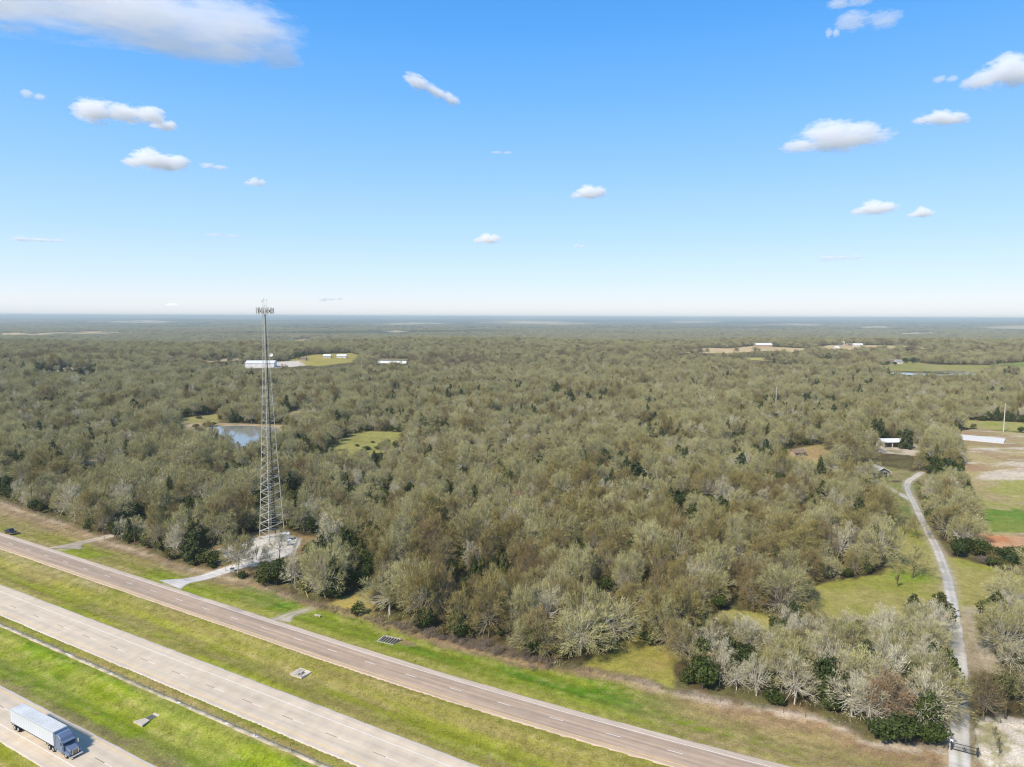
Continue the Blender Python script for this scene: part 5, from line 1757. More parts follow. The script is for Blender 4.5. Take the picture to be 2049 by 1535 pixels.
G = 'wooden utility poles along the frontage road'
cyl_thing('utility_pole', 'dark wooden utility pole at the wood edge near the black pickup', 'pole', 65, 1022, 11.0, 0.19, 'wood_pole', 'shaft', (1.6, 0.5), G)
cyl_thing('utility_pole', 'dark wooden utility pole beside the field drive', 'pole', 270, 1091, 8.4, 0.19, 'wood_pole', 'shaft', (1.4, 0.4), G)
cyl_thing('utility_pole', 'thin dark utility pole just right of the tower drive brush', 'pole', 584, 1188, 9.0, 0.15, 'wood_pole', 'shaft', (1.4, 0.4), G)
cyl_thing('utility_pole', 'thick dark utility pole among white trunks beside the tan nook', 'pole', 683, 1178, 9.5, 0.22, 'wood_pole', 'shaft', (1.4, 0.4), G)
cyl_thing('gate_post', 'short dark post beside the tower drive', 'post', 452, 1144, 1.6, 0.10, 'fence_post', 'shaft')
for (x, y), lab in zip(((-201, 931), (-46, 822), (104, 730), (228, 600), (358, 504)),
                       ('faintest pale power pole, above the woods right of the lattice tower', 'pale power pole in the middle of the far woods', 'pale power pole rising right of the middle of the woods',
                        'pale power pole in the woods beyond the tall dark cedar', 'pale power pole at the far corner of the dirt field')):
    z = float(terrain(x, y))
    t = thing('power_pole', lab, 'pole', (x, y, z), 0, 'pale power poles crossing the woods')
    hp = 82.5 - {358: (807 - 637), 228: (775 - 636), 104: (750 - 635), -46: (737 - 634), -201: (725 - 633)}[x] * y / 1400 - z
    MB().tube((0, 0, -1), (0, 0, hp), 0.42, 0.26, 8).build('shaft', MAT['pale_pole'], t)
    b = MB()
    for dz, s in ((0.6, 1), (2.0, -1), (3.4, 1)):
        b.tube((0, 0, hp - dz - 0.2), (s * 0.8, 1.2 * s, hp - dz), 0.10, 0.06, 5)
    b.build('arm', MAT['pale_pole'], t)

# utility box and mound by the tower drive
t = thing('utility_box', 'low dark green utility box beside the tower drive', 'utility box', at3(465, 1144), 0.3)
b = MB(); b.box((0, 0, 0.08), (1.5, 1.1, 0.16)); b.build('pad', MAT['concrete'], t)
b = MB(); b.box((0, 0, 0.66), (1.3, 0.9, 1.0), taper=0.94); bevel(b.build('housing', MAT['cabinet'], t), 0.05)
b = MB(); b.box((0, -0.03, 1.19), (1.32, 0.95, 0.08)); b.build('lid', MAT['green_box'], t)
t = thing('culvert_marker', 'yellow leaning marker post in the brush by the tan nook', 'marker', at3(617, 1196), 0)
b = MB(); b.tube((0, 0, -0.2), (-0.8, 0.2, 1.9), 0.11, 0.11, 8); b.build('guard_tube', MAT['yellow_paint'], t)
b = MB(); b.tube((-0.8, 0.2, 1.9), (-0.86, 0.215, 2.03), 0.125, 0.125, 8); b.build('cap', MAT['yellow_paint'], t)


# ------------------------------------------------------------------ drain inlets in the grass
def inlet(px, py, label, w, l, post=False, rz=None):
    x, y, z = at3(px, py)
    t = thing('drain_inlet', label, 'drain inlet', (x, y, z + 0.32), A_ROAD if rz is None else rz, 'concrete drain inlets in the medians')
    # apron: four sloping concrete slabs round a square grate
    g = 0.75
    a = (w / 2, l / 2)
    c0 = [(-a[0], -a[1]), (a[0], -a[1]), (a[0], a[1]), (-a[0], a[1])]
    c1 = [(-g, -g), (g, -g), (g, g), (-g, g)]
    for k in range(4):
        p, q = c0[k], c0[(k + 1) % 4]; r, s = c1[(k + 1) % 4], c1[k]
        zb = -0.35
        if not post and k in (1, 3):        # two sides are grown over with turf
            continue
        mb = MB()
        mb.add([(*p, 0.06), (*q, 0.06), (*r, zb + 0.2), (*s, zb + 0.2), (*p, -0.35), (*q, -0.35), (*r, zb), (*s, zb)],
               [(0, 1, 2, 3), (7, 6, 5, 4), (0, 4, 5, 1), (1, 5, 6, 2), (2, 6, 7, 3), (3, 7, 4, 0)])
        mb.build('apron_slab', MAT['pale_slab'], t)
    mb = MB(); mb.box((0, 0, -0.55), (1.5, 1.5, 0.1)); mb.build('pit', MAT['dark_metal'], t)
    for k in range(7):
        mb = MB(); mb.box((-0.66 + k * 0.22, 0, -0.12), (0.09, 1.5, 0.08)); mb.build('grate_bar', MAT['steel_post'], t)
    if post:
        mb = MB(); mb.box((1.6, -1.3, 0.5), (0.22, 0.22, 1.4)); mb.build('marker_post', MAT['pale_pole'], t)
        mb = MB(); mb.box((-0.7, 0.3, -0.02), (1.4, 2.2, 0.12)); mb.build('cover_plate', MAT['concrete'], t)


inlet(302, 1437, 'concrete drain inlet with a square grate in the bright green inner median', 3.0, 5.6)
inlet(602, 1349, 'concrete drain inlet with an upright marker in the outer median', 3.8, 3.2, True)
x, y, z = at3(778, 1283)
t = thing('culvert_grate', 'sloping grate of parallel pipes over a culvert in the green verge', 'culvert grate', (x, y, z + 0.1), A_ROAD + 0.15)
for k in range(6):
    mb = MB(); mb.box((-2.0 + k * 0.78, 0, 0.12), (0.24, 3.2, 0.16)); mb.build('pipe_bar', MAT['steel_post'], t)
mb = MB(); mb.box((0, 0, -0.12), (4.6, 3.4, 0.12)); mb.build('shaft_floor', MAT['brown_earth'], t)
for s in (-1, 1):
    mb = MB(); mb.box((0, s * 1.75, 0.06), (5.0, 0.3, 0.36)); mb.build('curb', MAT['concrete'], t)
mb = MB(); mb.box((-2.5, 0, 0.06), (0.35, 3.8, 0.36)); mb.build('headwall', MAT['concrete'], t)
x, y, z = at3(636, 1233)
t = thing('headwall', 'small pale concrete headwall in the green verge right of the culvert track', 'headwall', (x, y, z), A_ROAD)
mb = MB(); mb.box((0, 0, 0.15), (2.2, 0.5, 0.5)); mb.build('wall_cap', MAT['concrete'], t)
mb = MB(); mb.tube((0.2, -0.3, 0.0), (0.2, 0.3, 0.0), 0.22, 0.22, 10); mb.build('pipe', MAT['dark_metal'], t)


# ------------------------------------------------------------------ cable barrier in the inner median
def cable_barrier():
    p = xy(-150, 86.8)
    t = thing('cable_barrier', 'wire cable barrier on a grey mow strip along the inner median', 'cable barrier', (float(p[0]), float(p[1]), 0.0))
    o = np.array([p[0], p[1], 0])
    us = np.arange(-330, -60, 1.0)
    s = hw_shift(us)
    n = len(us)
    rows = []
    for vv, dz in ((86.22, -0.2), (86.27, 0.07), (86.8, 0.09), (87.33, 0.07), (87.38, -0.2)):
        jit = (fbm(us / 2.0, us * 0 + vv, 303) - 0.5) * 0.45
        x, y = xy(us, vv + s + (jit if vv != 86.8 else 0))
        rows.append(np.stack([x - o[0], y - o[1], np.full(n, dz)], -1))
    V = np.concatenate(rows)
    i = np.arange(n - 1)
    F = np.concatenate([np.stack([k * n + i, k * n + i + 1, (k + 1) * n + i + 1, (k + 1) * n + i], -1) for k in range(4)])
    link('mow_strip', new_mesh('mow_strip', V, F, MAT['mow']), t)
    post = MB(); post.box((0, 0, 0.55), (0.10, 0.08, 1.1)); post.box((0, 0, 1.06), (0.14, 0.03, 0.16), 1)
    me = new_mesh('post', post.V, post.F, [MAT['steel_post'], MAT['dark_metal']], post.M)
    sock = MB(); sock.tube((0, 0, -0.05), (0, 0, 0.12), 0.2, 0.2, 8)
    sme = new_mesh('socket', sock.V, sock.F, MAT['concrete'])
    for u in np.arange(-330, -62, 4.9):
        x, y = xy(u, 86.8 + float(hw_shift(u)))
        q = link('post', me, t, (x - o[0], y - o[1], 0)); q.rotation_euler = (0, 0, A_ROAD)
        link('socket', sme, q)
    for z in (0.52, 0.76, 0.98):
        mb = MB()
        pr = None
        for u in np.arange(-330, -60, 9.8):
            x, y = xy(u, 86.8 + float(hw_shift(u)) + 0.06)
            c = (x - o[0], y - o[1], z)
            if pr: mb.tube(pr, c, 0.008, 0.008, 3, caps=False)
            pr = c
        mb.build('cable', MAT['steel_post'], t)
    patch = MB()
    for k, u in enumerate((-191.2, -176.6, -175.4, -166.5, -158.2, -133.5, -129.2, -118, -109.5)):
        patch.box((*[a - b for a, b in zip(xy(u, 86.75 + float(hw_shift(u))), o)], 0.105), (0.6 + 0.3 * (k % 3), 0.5, 0.03), rz=A_ROAD)
    patch.build('pale_patch', MAT['caliche'], t)['kind'] = 'stuff'


MAT['mow'] = mat('grey_brown_mow_strip', (0.46, 0.385, 0.285), 0.95, noise=[(0.3, 0.15), (3, 0.2)], mixc=((0.23, 0.21, 0.12), 0.35))
cable_barrier()


# ------------------------------------------------------------------ pasture fence and ranch gate
def pasture_fence(name, label, line, group=None, sp=4.2, h=1.35):
    P = np.array([at(*p) for p in line])
    seg = np.hypot(*np.diff(P, axis=0).T); s = np.concatenate([[0], np.cumsum(seg)])
    n = int(s[-1] / sp)
    q = np.linspace(0, s[-1], n + 1)
    X = np.interp(q, s, P[:, 0]); Y = np.interp(q, s, P[:, 1]); Z = terrain(X, Y)
    t = thing(name, label, 'fence', (X[0], Y[0], Z[0]), 0, group)
    pm = MB(); pm.tube((0, 0, -0.4), (0, 0, h), 0.065, 0.055, 6)
    me = new_mesh('post', pm.V, pm.F, MAT['fence_post'])
    for x, y, z in zip(X, Y, Z):
        link('post', me, t, (x - X[0], y - Y[0], z - Z[0]))
    for k, zz in enumerate((0.35, 0.65, 0.95, 1.25)):
        mb = MB()
        for i in range(n):
            mb.tube((X[i] - X[0], Y[i] - Y[0], Z[i] - Z[0] + zz), (X[i + 1] - X[0], Y[i + 1] - Y[0], Z[i + 1] - Z[0] + zz), 0.012, 0.012, 3, caps=False)
        mb.build('wire', MAT['steel_post'], t)


pasture_fence('wire_fence', 'wire fence of dark posts along the roadside grove up to the ranch gate', [(1180, 1345), (1340, 1384), (1430, 1402), (1560, 1425), (1660, 1446), (1760, 1478), (1830, 1490), (1896, 1500)], 'wire fences on the roadside')
pasture_fence('wire_fence', 'wire fence of dark posts along the brush below the tan front wood', [(520, 1172), (600, 1204), (745, 1242), (850, 1272), (1000, 1312), (1180, 1345)], 'wire fences on the roadside')
pasture_fence('wire_fence', 'wire fence along the wood edge left of the field drive', [(0, 1004), (60, 1026), (130, 1048), (190, 1072), (232, 1090)], 'wire fences on the roadside')
pasture_fence('wire_fence', 'wire fence running away from the ranch gate along the sandy plot', [(1960, 1514), (1946, 1470), (1948, 1445), (2010, 1448), (2049, 1452)], 'wire fences on the roadside')


def ranch_gate():
    a = at(1903, 1501); b = at(1956, 1515)
    z = float(terrain(*a))
    d = b - a; ln = float(np.hypot(*d)); rz = math.atan2(d[1], d[0])
    t = thing('ranch_gate', 'black pipe ranch gate with a star emblem across the gravel drive', 'gate', (a[0], a[1], z), rz)
    for x in (0, ln):
        mb = MB(); mb.box((x, 0, 0.7), (0.24, 0.24, 2.2)); bevel(mb.build('gate_post', MAT['black_steel'], t), 0.02)
    mb = MB(); mb.box((-0.55, 0.0, 0.5), (0.18, 0.18, 1.6)); mb.tube((-1.5, 0, -0.2), (-0.6, 0, 1.1), 0.06, 0.06, 6)
    mb.build('brace', MAT['black_steel'], t)
    mb = MB()
    for zz in (0.35, 1.6):
        mb.box((ln / 2, 0, zz), (ln - 0.3, 0.09, 0.09))
    for x in (0.2, ln - 0.2):
        mb.box((x, 0, 0.975), (0.09, 0.085, 1.16))
    lf = mb.build('gate_frame', MAT['black_steel'], t)
    for k in range(26):
        x = 0.3 + (ln - 0.6) * k / 25
        mb = MB(); mb.box((x, 0, 0.975), (0.022, 0.022, 1.15)); mb.build('picket', MAT['black_steel'], t)
    # star in a ring
    n = 24
    ring = MB()
    for k in range(n):
        p = [Vector((ln / 2 + 0.34 * math.cos(2 * PI * (k + e) / n), -0.05, 0.98 + 0.34 * math.sin(2 * PI * (k + e) / n))) for e in (0, 1)]
        ring.tube(p[0], p[1], 0.03, 0.03, 5, caps=False)
    st = [(ln / 2 + (0.30 if k % 2 == 0 else 0.12) * math.sin(PI * k / 5), 0.98 + (0.30 if k % 2 == 0 else 0.12) * math.cos(PI * k / 5)) for k in range(10)]
    ring.prism(st, -0.07, -0.03)
    ring.build('star_emblem', MAT['black_steel'], t)
    mb = MB(); mb.box((0.05, 0.35, 1.75), (0.5, 0.3, 0.42)); bevel(mb.build('control_box', MAT['white_dish'], t), 0.04)


ranch_gate()

# ------------------------------------------------------------------ vehicles
MAT['tyre'] = mat('tyre_rubber', (0.02, 0.02, 0.02), 0.85)
MAT['rim'] = mat('alloy_rim', (0.55, 0.55, 0.54), 0.35, 0.7)
MAT['glass'] = mat('dark_vehicle_glass', (0.015, 0.02, 0.025), 0.08, spec=0.6)
MAT['black_car'] = mat('black_car_paint', (0.012, 0.012, 0.014), 0.22, spec=0.5)
MAT['truck_blue'] = mat('blue_cab_paint', (0.11, 0.15, 0.23), 0.3, spec=0.5, noise=(0.7, 0.08))
MAT['trailer_side'] = mat('white_trailer_panel', (0.52, 0.55, 0.59), 0.45, noise=[(0.25, 0.05)])
MAT['trailer_roof'] = mat('dull_trailer_roof', (0.52, 0.53, 0.52), 0.6, noise=[(0.3, 0.12), (2.0, 0.1)])
MAT['chrome'] = mat('bright_chrome', (0.75, 0.75, 0.74), 0.15, 0.9)
MAT['frame_black'] = mat('chassis_black', (0.03, 0.03, 0.03), 0.6)
MAT['lamp_red'] = mat('red_lamp_lens', (0.45, 0.02, 0.02), 0.25)
MAT['lamp_clear'] = mat('clear_lamp_lens', (0.75, 0.75, 0.70), 0.12)


def wheel(t, x, y, r, w, dual=False, rimmat='rim'):
    h = MB(); h.tube((x, y - w / 2, r), (x, y + w / 2, r), r, r, 20)
    wo = h.build('tyre', MAT['tyre'], None)
    bevel(wo, 0.05)
    wt_ = bpy.data.objects.new('wheel', None); COL.objects.link(wt_); wt_.parent = t
    wo.parent = wt_
    h = MB()
    for s in (-1, 1):
        h.tube((x, y + s * (w / 2 - 0.02), r), (x, y + s * (w / 2 + 0.015), r), r * 0.58, r * 0.5, 14)
    h.build('rim', MAT[rimmat], wt_)


def pickup():
    u = -292.0
    x, y = xy(*[float(q) for q in uv(*at(21, 1068))])
    t = thing('pickup_truck', 'black crew-cab pickup truck driving away on the shoulder of the frontage road', 'pickup', (x, y, ROAD_Z + 0.02), A_ROAD + PI)
    # +x is forward
    prof = [(-2.9, 0.45), (-2.95, 0.75), (-2.92, 1.12), (-1.25, 1.13), (0.75, 1.13), (1.0, 1.15), (2.75, 1.08), (2.98, 0.95), (3.0, 0.45)]
    mb = MB(); mb.prism(prof, -0.98, 0.98)
    bevel(mb.build('body', MAT['black_car'], t), 0.08, 3)
    cab = [(-1.15, 1.12), (-0.95, 1.78), (-0.3, 1.90), (0.35, 1.86), (1.25, 1.14)]
    mb = MB(); mb.prism(cab, -0.84, 0.84)
    bevel(mb.build('cab', MAT['black_car'], t), 0.07, 3)
    for s in (-1, 1):
        mb = MB(); mb.prism([(-0.85, 1.2), (-0.78, 1.68), (0.28, 1.72), (0.85, 1.2)], s * 0.842, s * 0.855); mb.build('side_window', MAT['glass'], t)
        mb = MB(); mb.box((0.95, s * 1.08, 1.25), (0.2, 0.22, 0.2)); mb.build('mirror', MAT['black_car'], t)
        mb = MB(); mb.box((-2.94, s * 0.86, 0.92), (0.08, 0.18, 0.42)); mb.build('tail_lamp', MAT['lamp_red'], t)
        mb = MB(); mb.box((2.96, s * 0.78, 0.86), (0.1, 0.34, 0.2)); mb.build('headlight', MAT['lamp_clear'], t)
    mb = MB(); mb.add([(-1.17, -0.7, 1.2), (-1.17, 0.7, 1.2), (-1.0, 0.68, 1.72), (-1.0, -0.68, 1.72)], [(0, 1, 2, 3)]); mb.build('rear_window', MAT['glass'], t)
    mb = MB(); mb.add([(1.22, -0.76, 1.19), (1.22, 0.76, 1.19), (0.42, 0.72, 1.845), (0.42, -0.72, 1.845)], [(3, 2, 1, 0)]); mb.build('windscreen', MAT['glass'], t)
    # flat matte black panel stands in for the open bed
    mb = MB(); mb.box((-2.08, 0, 1.137), (1.55, 1.6, 0.02)); mb.build('bed_panel', MAT['frame_black'], t)
    mb = MB(); mb.box((-3.02, 0, 0.58), (0.16, 1.9, 0.2)); bevel(mb.build('rear_bumper', MAT['chrome'], t), 0.03)
    mb = MB(); mb.box((-3.11, 0, 0.66), (0.02, 0.42, 0.22)); mb.build('number_plate', MAT['white_dish'], t)
    mb = MB(); mb.box((3.03, 0, 0.6), (0.14, 1.9, 0.24)); bevel(mb.build('front_bumper', MAT['chrome'], t), 0.03)
    for xx in (-1.85, 1.9):
        for s in (-1, 1):
            wheel(t, xx, s * 0.86, 0.41, 0.28)


pickup()


def semi_truck():
    u0, v0 = uv(*at(148, 1534)); 
    fx, fy = SEMI_FRONT
    t = thing('semi_truck', 'blue sleeper semi-truck pulling a long white box trailer on the near carriageway', 'truck', (fx, fy, ROAD_Z + 0.05), A_ROAD + 0.011)
    # nose at x = 0, truck runs back along -x
    TL = 15.8
    x1 = -4.9; x0 = x1 - TL
    mb = MB(); mb.box(((x0 + x1) / 2, 0, 2.62), (TL, 2.58, 2.78))
    tr = bevel(mb.build('trailer_box', MAT['trailer_side'], t), 0.04)
    mb = MB(); mb.box(((x0 + x1) / 2, 0, 4.025), (TL - 0.1, 2.46, 0.03)); mb.build('trailer_roof', MAT['trailer_roof'], tr)
    for k in range(23):
        xx = x0 + 0.3 + k * (TL - 0.6) / 22
        mb = MB(); mb.box((xx, 0, 4.05), (0.05, 2.4, 0.03)); mb.build('roof_bow', MAT['trailer_roof'], tr)
    for k in range(24):
        xx = x0 + 0.2 + k * (TL - 0.4) / 23
        for s in (-1, 1):
            mb = MB(); mb.box((xx, s * 1.296, 2.62), (0.05, 0.02, 2.6)); mb.build('side_rib', MAT['trailer_side'], tr)
    for s in (-1, 1):
        mb = MB(); mb.box(((x0 + x1) / 2, s * 1.30, 1.26), (TL, 0.03, 0.14)); mb.build('bottom_rail', MAT['frame_black'], tr)
        mb = MB(); mb.box(((x0 + x1) / 2, s * 1.30, 3.96), (TL, 0.03, 0.10)); mb.build('top_rail', MAT['rim'], tr)
        mb = MB(); mb.box((x0 - 0.02, s * 0.64, 2.6), (0.05, 1.24, 2.6)); d = mb.build('rear_door', MAT['trailer_side'], tr)
        mb = MB(); mb.box((x0 + 0.0, s * 1.05, 1.1), (0.08, 0.3, 0.12)); mb.build('tail_lamp', MAT['lamp_red'], tr)
        mb = MB(); mb.box((x1 - 3.4, s * 0.85, 0.75), (0.12, 0.12, 0.95)); mb.build('landing_leg', MAT['frame_black'], tr)
    mb = MB(); mb.box((x0 + 2.4, 0, 1.0), (4.0, 1.0, 0.25)); mb.box((x0 - 0.03, 0, 0.62), (0.1, 2.3, 0.1)); mb.build('bogie_frame', MAT['frame_black'], t)
    # tractor
    mb = MB(); mb.box((-3.6, 0, 0.82), (7.0, 0.9, 0.3)); mb.build('chassis', MAT['frame_black'], t)
    prof = [(-4.45, 0.75), (-4.45, 3.75), (-3.55, 3.85), (-2.75, 3.35), (-2.25, 2.72), (-1.82, 1.95), (-1.82, 0.75)]
    mb = MB(); mb.prism(prof, -1.18, 1.18)
    cab = bevel(mb.build('cab', MAT['truck_blue'], t), 0.14, 3)
    hood = [(-1.9, 0.85), (-1.9, 1.98), (-0.9, 1.82), (-0.15, 1.62), (-0.02, 0.85)]
    mb = MB(); mb.prism(hood, -0.86, 0.86)
    hd = bevel(mb.build('hood', MAT['truck_blue'], t), 0.14, 3)
    mb = MB(); mb.box((-0.05, 0, 1.2), (0.12, 1.05, 0.85)); bevel(mb.build('grille', MAT['frame_black'], hd), 0.04)
    mb = MB()
    for k in range(6):
        mb.box((0.02, 0, 0.88 + k * 0.13), (0.03, 1.0, 0.03))
    mb.box((0.0, 0.56, 1.2), (0.08, 0.08, 0.95)); mb.box((0.0, -0.56, 1.2), (0.08, 0.08, 0.95)); mb.box((0.0, 0, 1.66), (0.08, 1.2, 0.07))
    mb.build('grille_surround', MAT['chrome'], hd)
    mb = MB(); mb.box((0.08, 0, 0.5), (0.3, 2.4, 0.36)); bevel(mb.build('front_bumper', MAT['chrome'], t), 0.05)
    mb = MB(); mb.add([(-1.86, -1.05, 2.02), (-1.86, 1.05, 2.02), (-2.27, 1.0, 2.76), (-2.27, -1.0, 2.76)], [(0, 1, 2, 3)])
    ws = mb.build('windscreen', MAT['glass'], cab); ws.location = (0.05, 0, 0.03)
    for s in (-1, 1):
        mb = MB(); mb.box((-0.75, s * 1.0, 0.98), (1.7, 0.42, 0.62)); bevel(mb.build('fender', MAT['truck_blue'], t), 0.16, 3)
        mb = MB(); mb.box((-0.02, s * 0.92, 1.1), (0.12, 0.3, 0.24)); bevel(mb.build('headlight', MAT['lamp_clear'], t), 0.04)
        mb = MB(); mb.prism([(-2.75, 1.95), (-2.75, 2.62), (-2.3, 2.62), (-1.95, 1.95)], s * 1.182, s * 1.195); mb.build('side_window', MAT['glass'], cab)
        mb = MB(); mb.box((-1.75, s * 1.45, 2.1), (0.16, 0.28, 0.75)); bevel(mb.build('mirror', MAT['chrome'], cab), 0.03)
        mb = MB(); mb.prism([(-4.95, 0.5), (-4.95, 3.7), (-4.4, 3.75), (-4.4, 0.5)], s * 1.15, s * 1.19); mb.build('side_fairing', MAT['truck_blue'], cab)
        mb = MB(); mb.tube((-2.5, s * 0.95, 0.62), (-4.1, s * 0.95, 0.62), 0.32, 0.32, 14); mb.build('fuel_tank', MAT['chrome'], t)
        mb = MB(); mb.box((-2.6, s * 1.19, 1.3), (0.9, 0.02, 1.1)); d = mb.build('door', MAT['truck_blue'], cab)
    mb = MB(); mb.prism([(-2.12, 2.72), (-2.35, 2.86), (-1.75, 2.72)], -1.05, 1.05); mb.build('sun_visor', MAT['truck_blue'], cab)
    for xx, r in ((-1.15, 0.52), (-5.35, 0.52), (-6.65, 0.52), (x0 + 1.35, 0.52), (x0 + 2.65, 0.52)):
        for s in (-1, 1):
            wheel(t, xx, s * (1.0 if xx > -2 else 0.98), r, 0.32 if xx > -2 else 0.56)


_u, _v = uv(*at(144, 1519))
SEMI_FRONT = xy(float(_u) + 0.3, 65.3 + float(hw_shift(_u)))
print('semi front u', _u, 'v', _v, 'rear u', uv(*at(12, 1456)))
semi_truck()

# ------------------------------------------------------------------ buildings
MAT['white_metal'] = mat('white_metal_sheet', (0.62, 0.62, 0.60), 0.5, noise=(0.2, 0.05))
MAT['grey_shingle'] = mat('grey_shingles', (0.27, 0.26, 0.25), 0.9, noise=[(0.6, 0.15), (4, 0.15)])
MAT['pale_wall'] = mat('pale_siding', (0.50, 0.46, 0.39), 0.8, noise=(0.5, 0.08))
MAT['brick'] = mat('tan_brick', (0.36, 0.26, 0.19), 0.9, noise=(2, 0.15))
MAT['opening_shade'] = mat('painted_opening_shade', (0.02, 0.02, 0.02), 0.9)  # near-black colour that paints the shade inside openings
MAT['trim_white'] = mat('white_trim', (0.72, 0.70, 0.66), 0.6)
MAT['brown_roof'] = mat('brown_roof', (0.20, 0.145, 0.10), 0.9, noise=(0.5, 0.15))
MAT['green_film'] = mat('pale_greenhouse_film', (0.55, 0.60, 0.57), 0.35, noise=(0.15, 0.12))
MAT['rib_grey'] = mat('grey_metal_trim', (0.55, 0.55, 0.54), 0.5)


def house(name, label, cat, loc, rz, w, d, h, rise, wall, roof, windows=3, door=True, chimney=False, group=None, over=0.5, garage=None):
    """gabled house; ridge runs along its width (local x), front looks to local -y"""
    t = thing(name, label, cat, loc, rz, group)
    mb = MB(); mb.box((0, 0, h / 2 - 0.3), (w, d, h + 0.6))
    mb.prism([(0, 0)], 0, 0) if False else None
    for s in (-1, 1):
        mb.add([(s * w / 2, -d / 2, h), (s * w / 2, d / 2, h), (s * w / 2, 0, h + rise - 0.05)], [(0, 1, 2)])
    wl = mb.build('wall', MAT[wall], t)
    mb = MB()
    W = w / 2 + over; D = d / 2 + over; k = rise / (d / 2); ze = h - over * k
    V = []
    for x in (-W, W):
        V += [(x, -D, ze), (x, 0, h + rise), (x, D, ze), (x, D, ze + 0.18), (x, 0, h + rise + 0.2), (x, -D, ze + 0.18)]
    mb.add(V, [(0, 1, 2, 3, 4, 5), (11, 10, 9, 8, 7, 6)] + [(i, (i + 1) % 6, 6 + (i + 1) % 6, 6 + i) for i in range(6)])
    rf = mb.build('roof', MAT[roof], t)
    if chimney:
        mb = MB(); mb.box((w * 0.2, d * 0.1, h + rise * 0.9), (0.9, 0.7, 1.6)); mb.build('chimney', MAT['brick'], rf)
    n = windows
    for i in range(n):
        x = -w / 2 + w * (i + 0.5) / n
        if door and i == n // 2:
            mb = MB(); mb.box((x, -d / 2 - 0.03, 1.05), (1.0, 0.08, 2.1)); mb.build('door', MAT['brown_roof'], t)
            continue
        mb = MB(); mb.box((x, -d / 2 - 0.02, h * 0.55), (1.5, 0.08, 1.3)); f = mb.build('window', MAT['trim_white'], t)
        mb = MB(); mb.box((x, -d / 2 - 0.05, h * 0.55), (1.25, 0.06, 1.05)); mb.build('pane', MAT['glass'], f)
    return t


# the ranch house at the end of the drive: a long wing and a gabled garage that faces the camera
p = at3(1706, 953)
t = house('ranch_house', 'long low grey-roofed ranch house with a gabled garage at the end of the gravel drive', 'house', p, 0.05, 22, 8.5, 3.0, 2.4, 'pale_wall', 'grey_shingle', 7)
gx, gy, gd = 14.6, -3.0, 9.0
mb = MB(); mb.box((gx, gy + gd / 2, 1.35), (7.6, gd, 3.3))
mb.add([(gx - 3.8, gy, 3.0), (gx + 3.8, gy, 3.0), (gx, gy, 5.2), (gx - 3.8, gy + gd, 3.0), (gx + 3.8, gy + gd, 3.0), (gx, gy + gd, 5.2)], [(0, 1, 2), (5, 4, 3)])
mb.build('garage_wall', MAT['grey_shingle'], t)
mb = MB()
V = []
for yy in (gy - 0.8, gy + gd + 0.3):
    V += [(gx - 4.5, yy, 2.6), (gx, yy, 5.2), (gx + 4.5, yy, 2.6), (gx + 4.5, yy, 2.8), (gx, yy, 5.42), (gx - 4.5, yy, 2.8)]
mb.add(V, [(0, 1, 2, 3, 4, 5), (11, 10, 9, 8, 7, 6)] + [(i, (i + 1) % 6, 6 + (i + 1) % 6, 6 + i) for i in range(6)])
gr_ = mb.build('garage_roof', MAT['grey_shingle'], t)
for s in (-1, 1):
    mb = MB(); mb.tube((gx, gy - 0.86, 5.3), (gx + s * 4.5, gy - 0.86, 2.7), 0.16, 0.16, 4); mb.build('bargeboard', MAT['trim_white'], gr_)
mb = MB(); mb.box((gx - 0.3, gy - 0.05, 1.3), (5.4, 0.14, 2.6)); mb.build('garage_shade_panel', MAT['opening_shade'], t)  # dark slab on the solid wall, painting the shade of the open garage
t = thing('parked_car', 'dark car parked in front of the gabled garage of the ranch house', 'car', at3(1753, 957), -0.5)
mb = MB(); mb.prism([(-2.2, 0.35), (-2.25, 0.85), (-1.6, 0.95), (-1.0, 1.42), (0.4, 1.45), (1.2, 0.98), (2.1, 0.85), (2.2, 0.35)], -0.88, 0.88)
bevel(mb.build('body', MAT['black_car'], t), 0.08)
for s in (-1, 1):
    mb = MB(); mb.prism([(-1.4, 1.0), (-0.95, 1.36), (0.35, 1.38), (0.95, 1.0)], s * 0.882, s * 0.892); mb.build('side_window', MAT['glass'], t)
for xx in (-1.4, 1.4):
    for s in (-1, 1):
        wheel(t, xx, s * 0.78, 0.33, 0.22)
t = house('barn', 'white-roofed open shed in a clearing behind the ranch house', 'barn', at3(1786, 893), 0.06, 17, 8, 3.4, 1.5, 'pale_wall', 'white_metal', 0)
for k in range(3):
    mb = MB(); mb.box((-5.4 + k * 5.4, -4.05, 1.5), (4.6, 0.14, 2.7)); mb.build('bay_shade_panel', MAT['opening_shade'], t)  # dark slabs on the front wall paint the shade inside the bays
house('cottage', 'small tan building at the left end of the tan yard in the woods', 'house', at3(1596, 912), 0.3, 8, 5, 2.6, 1.5, 'brick', 'brown_roof', 3)

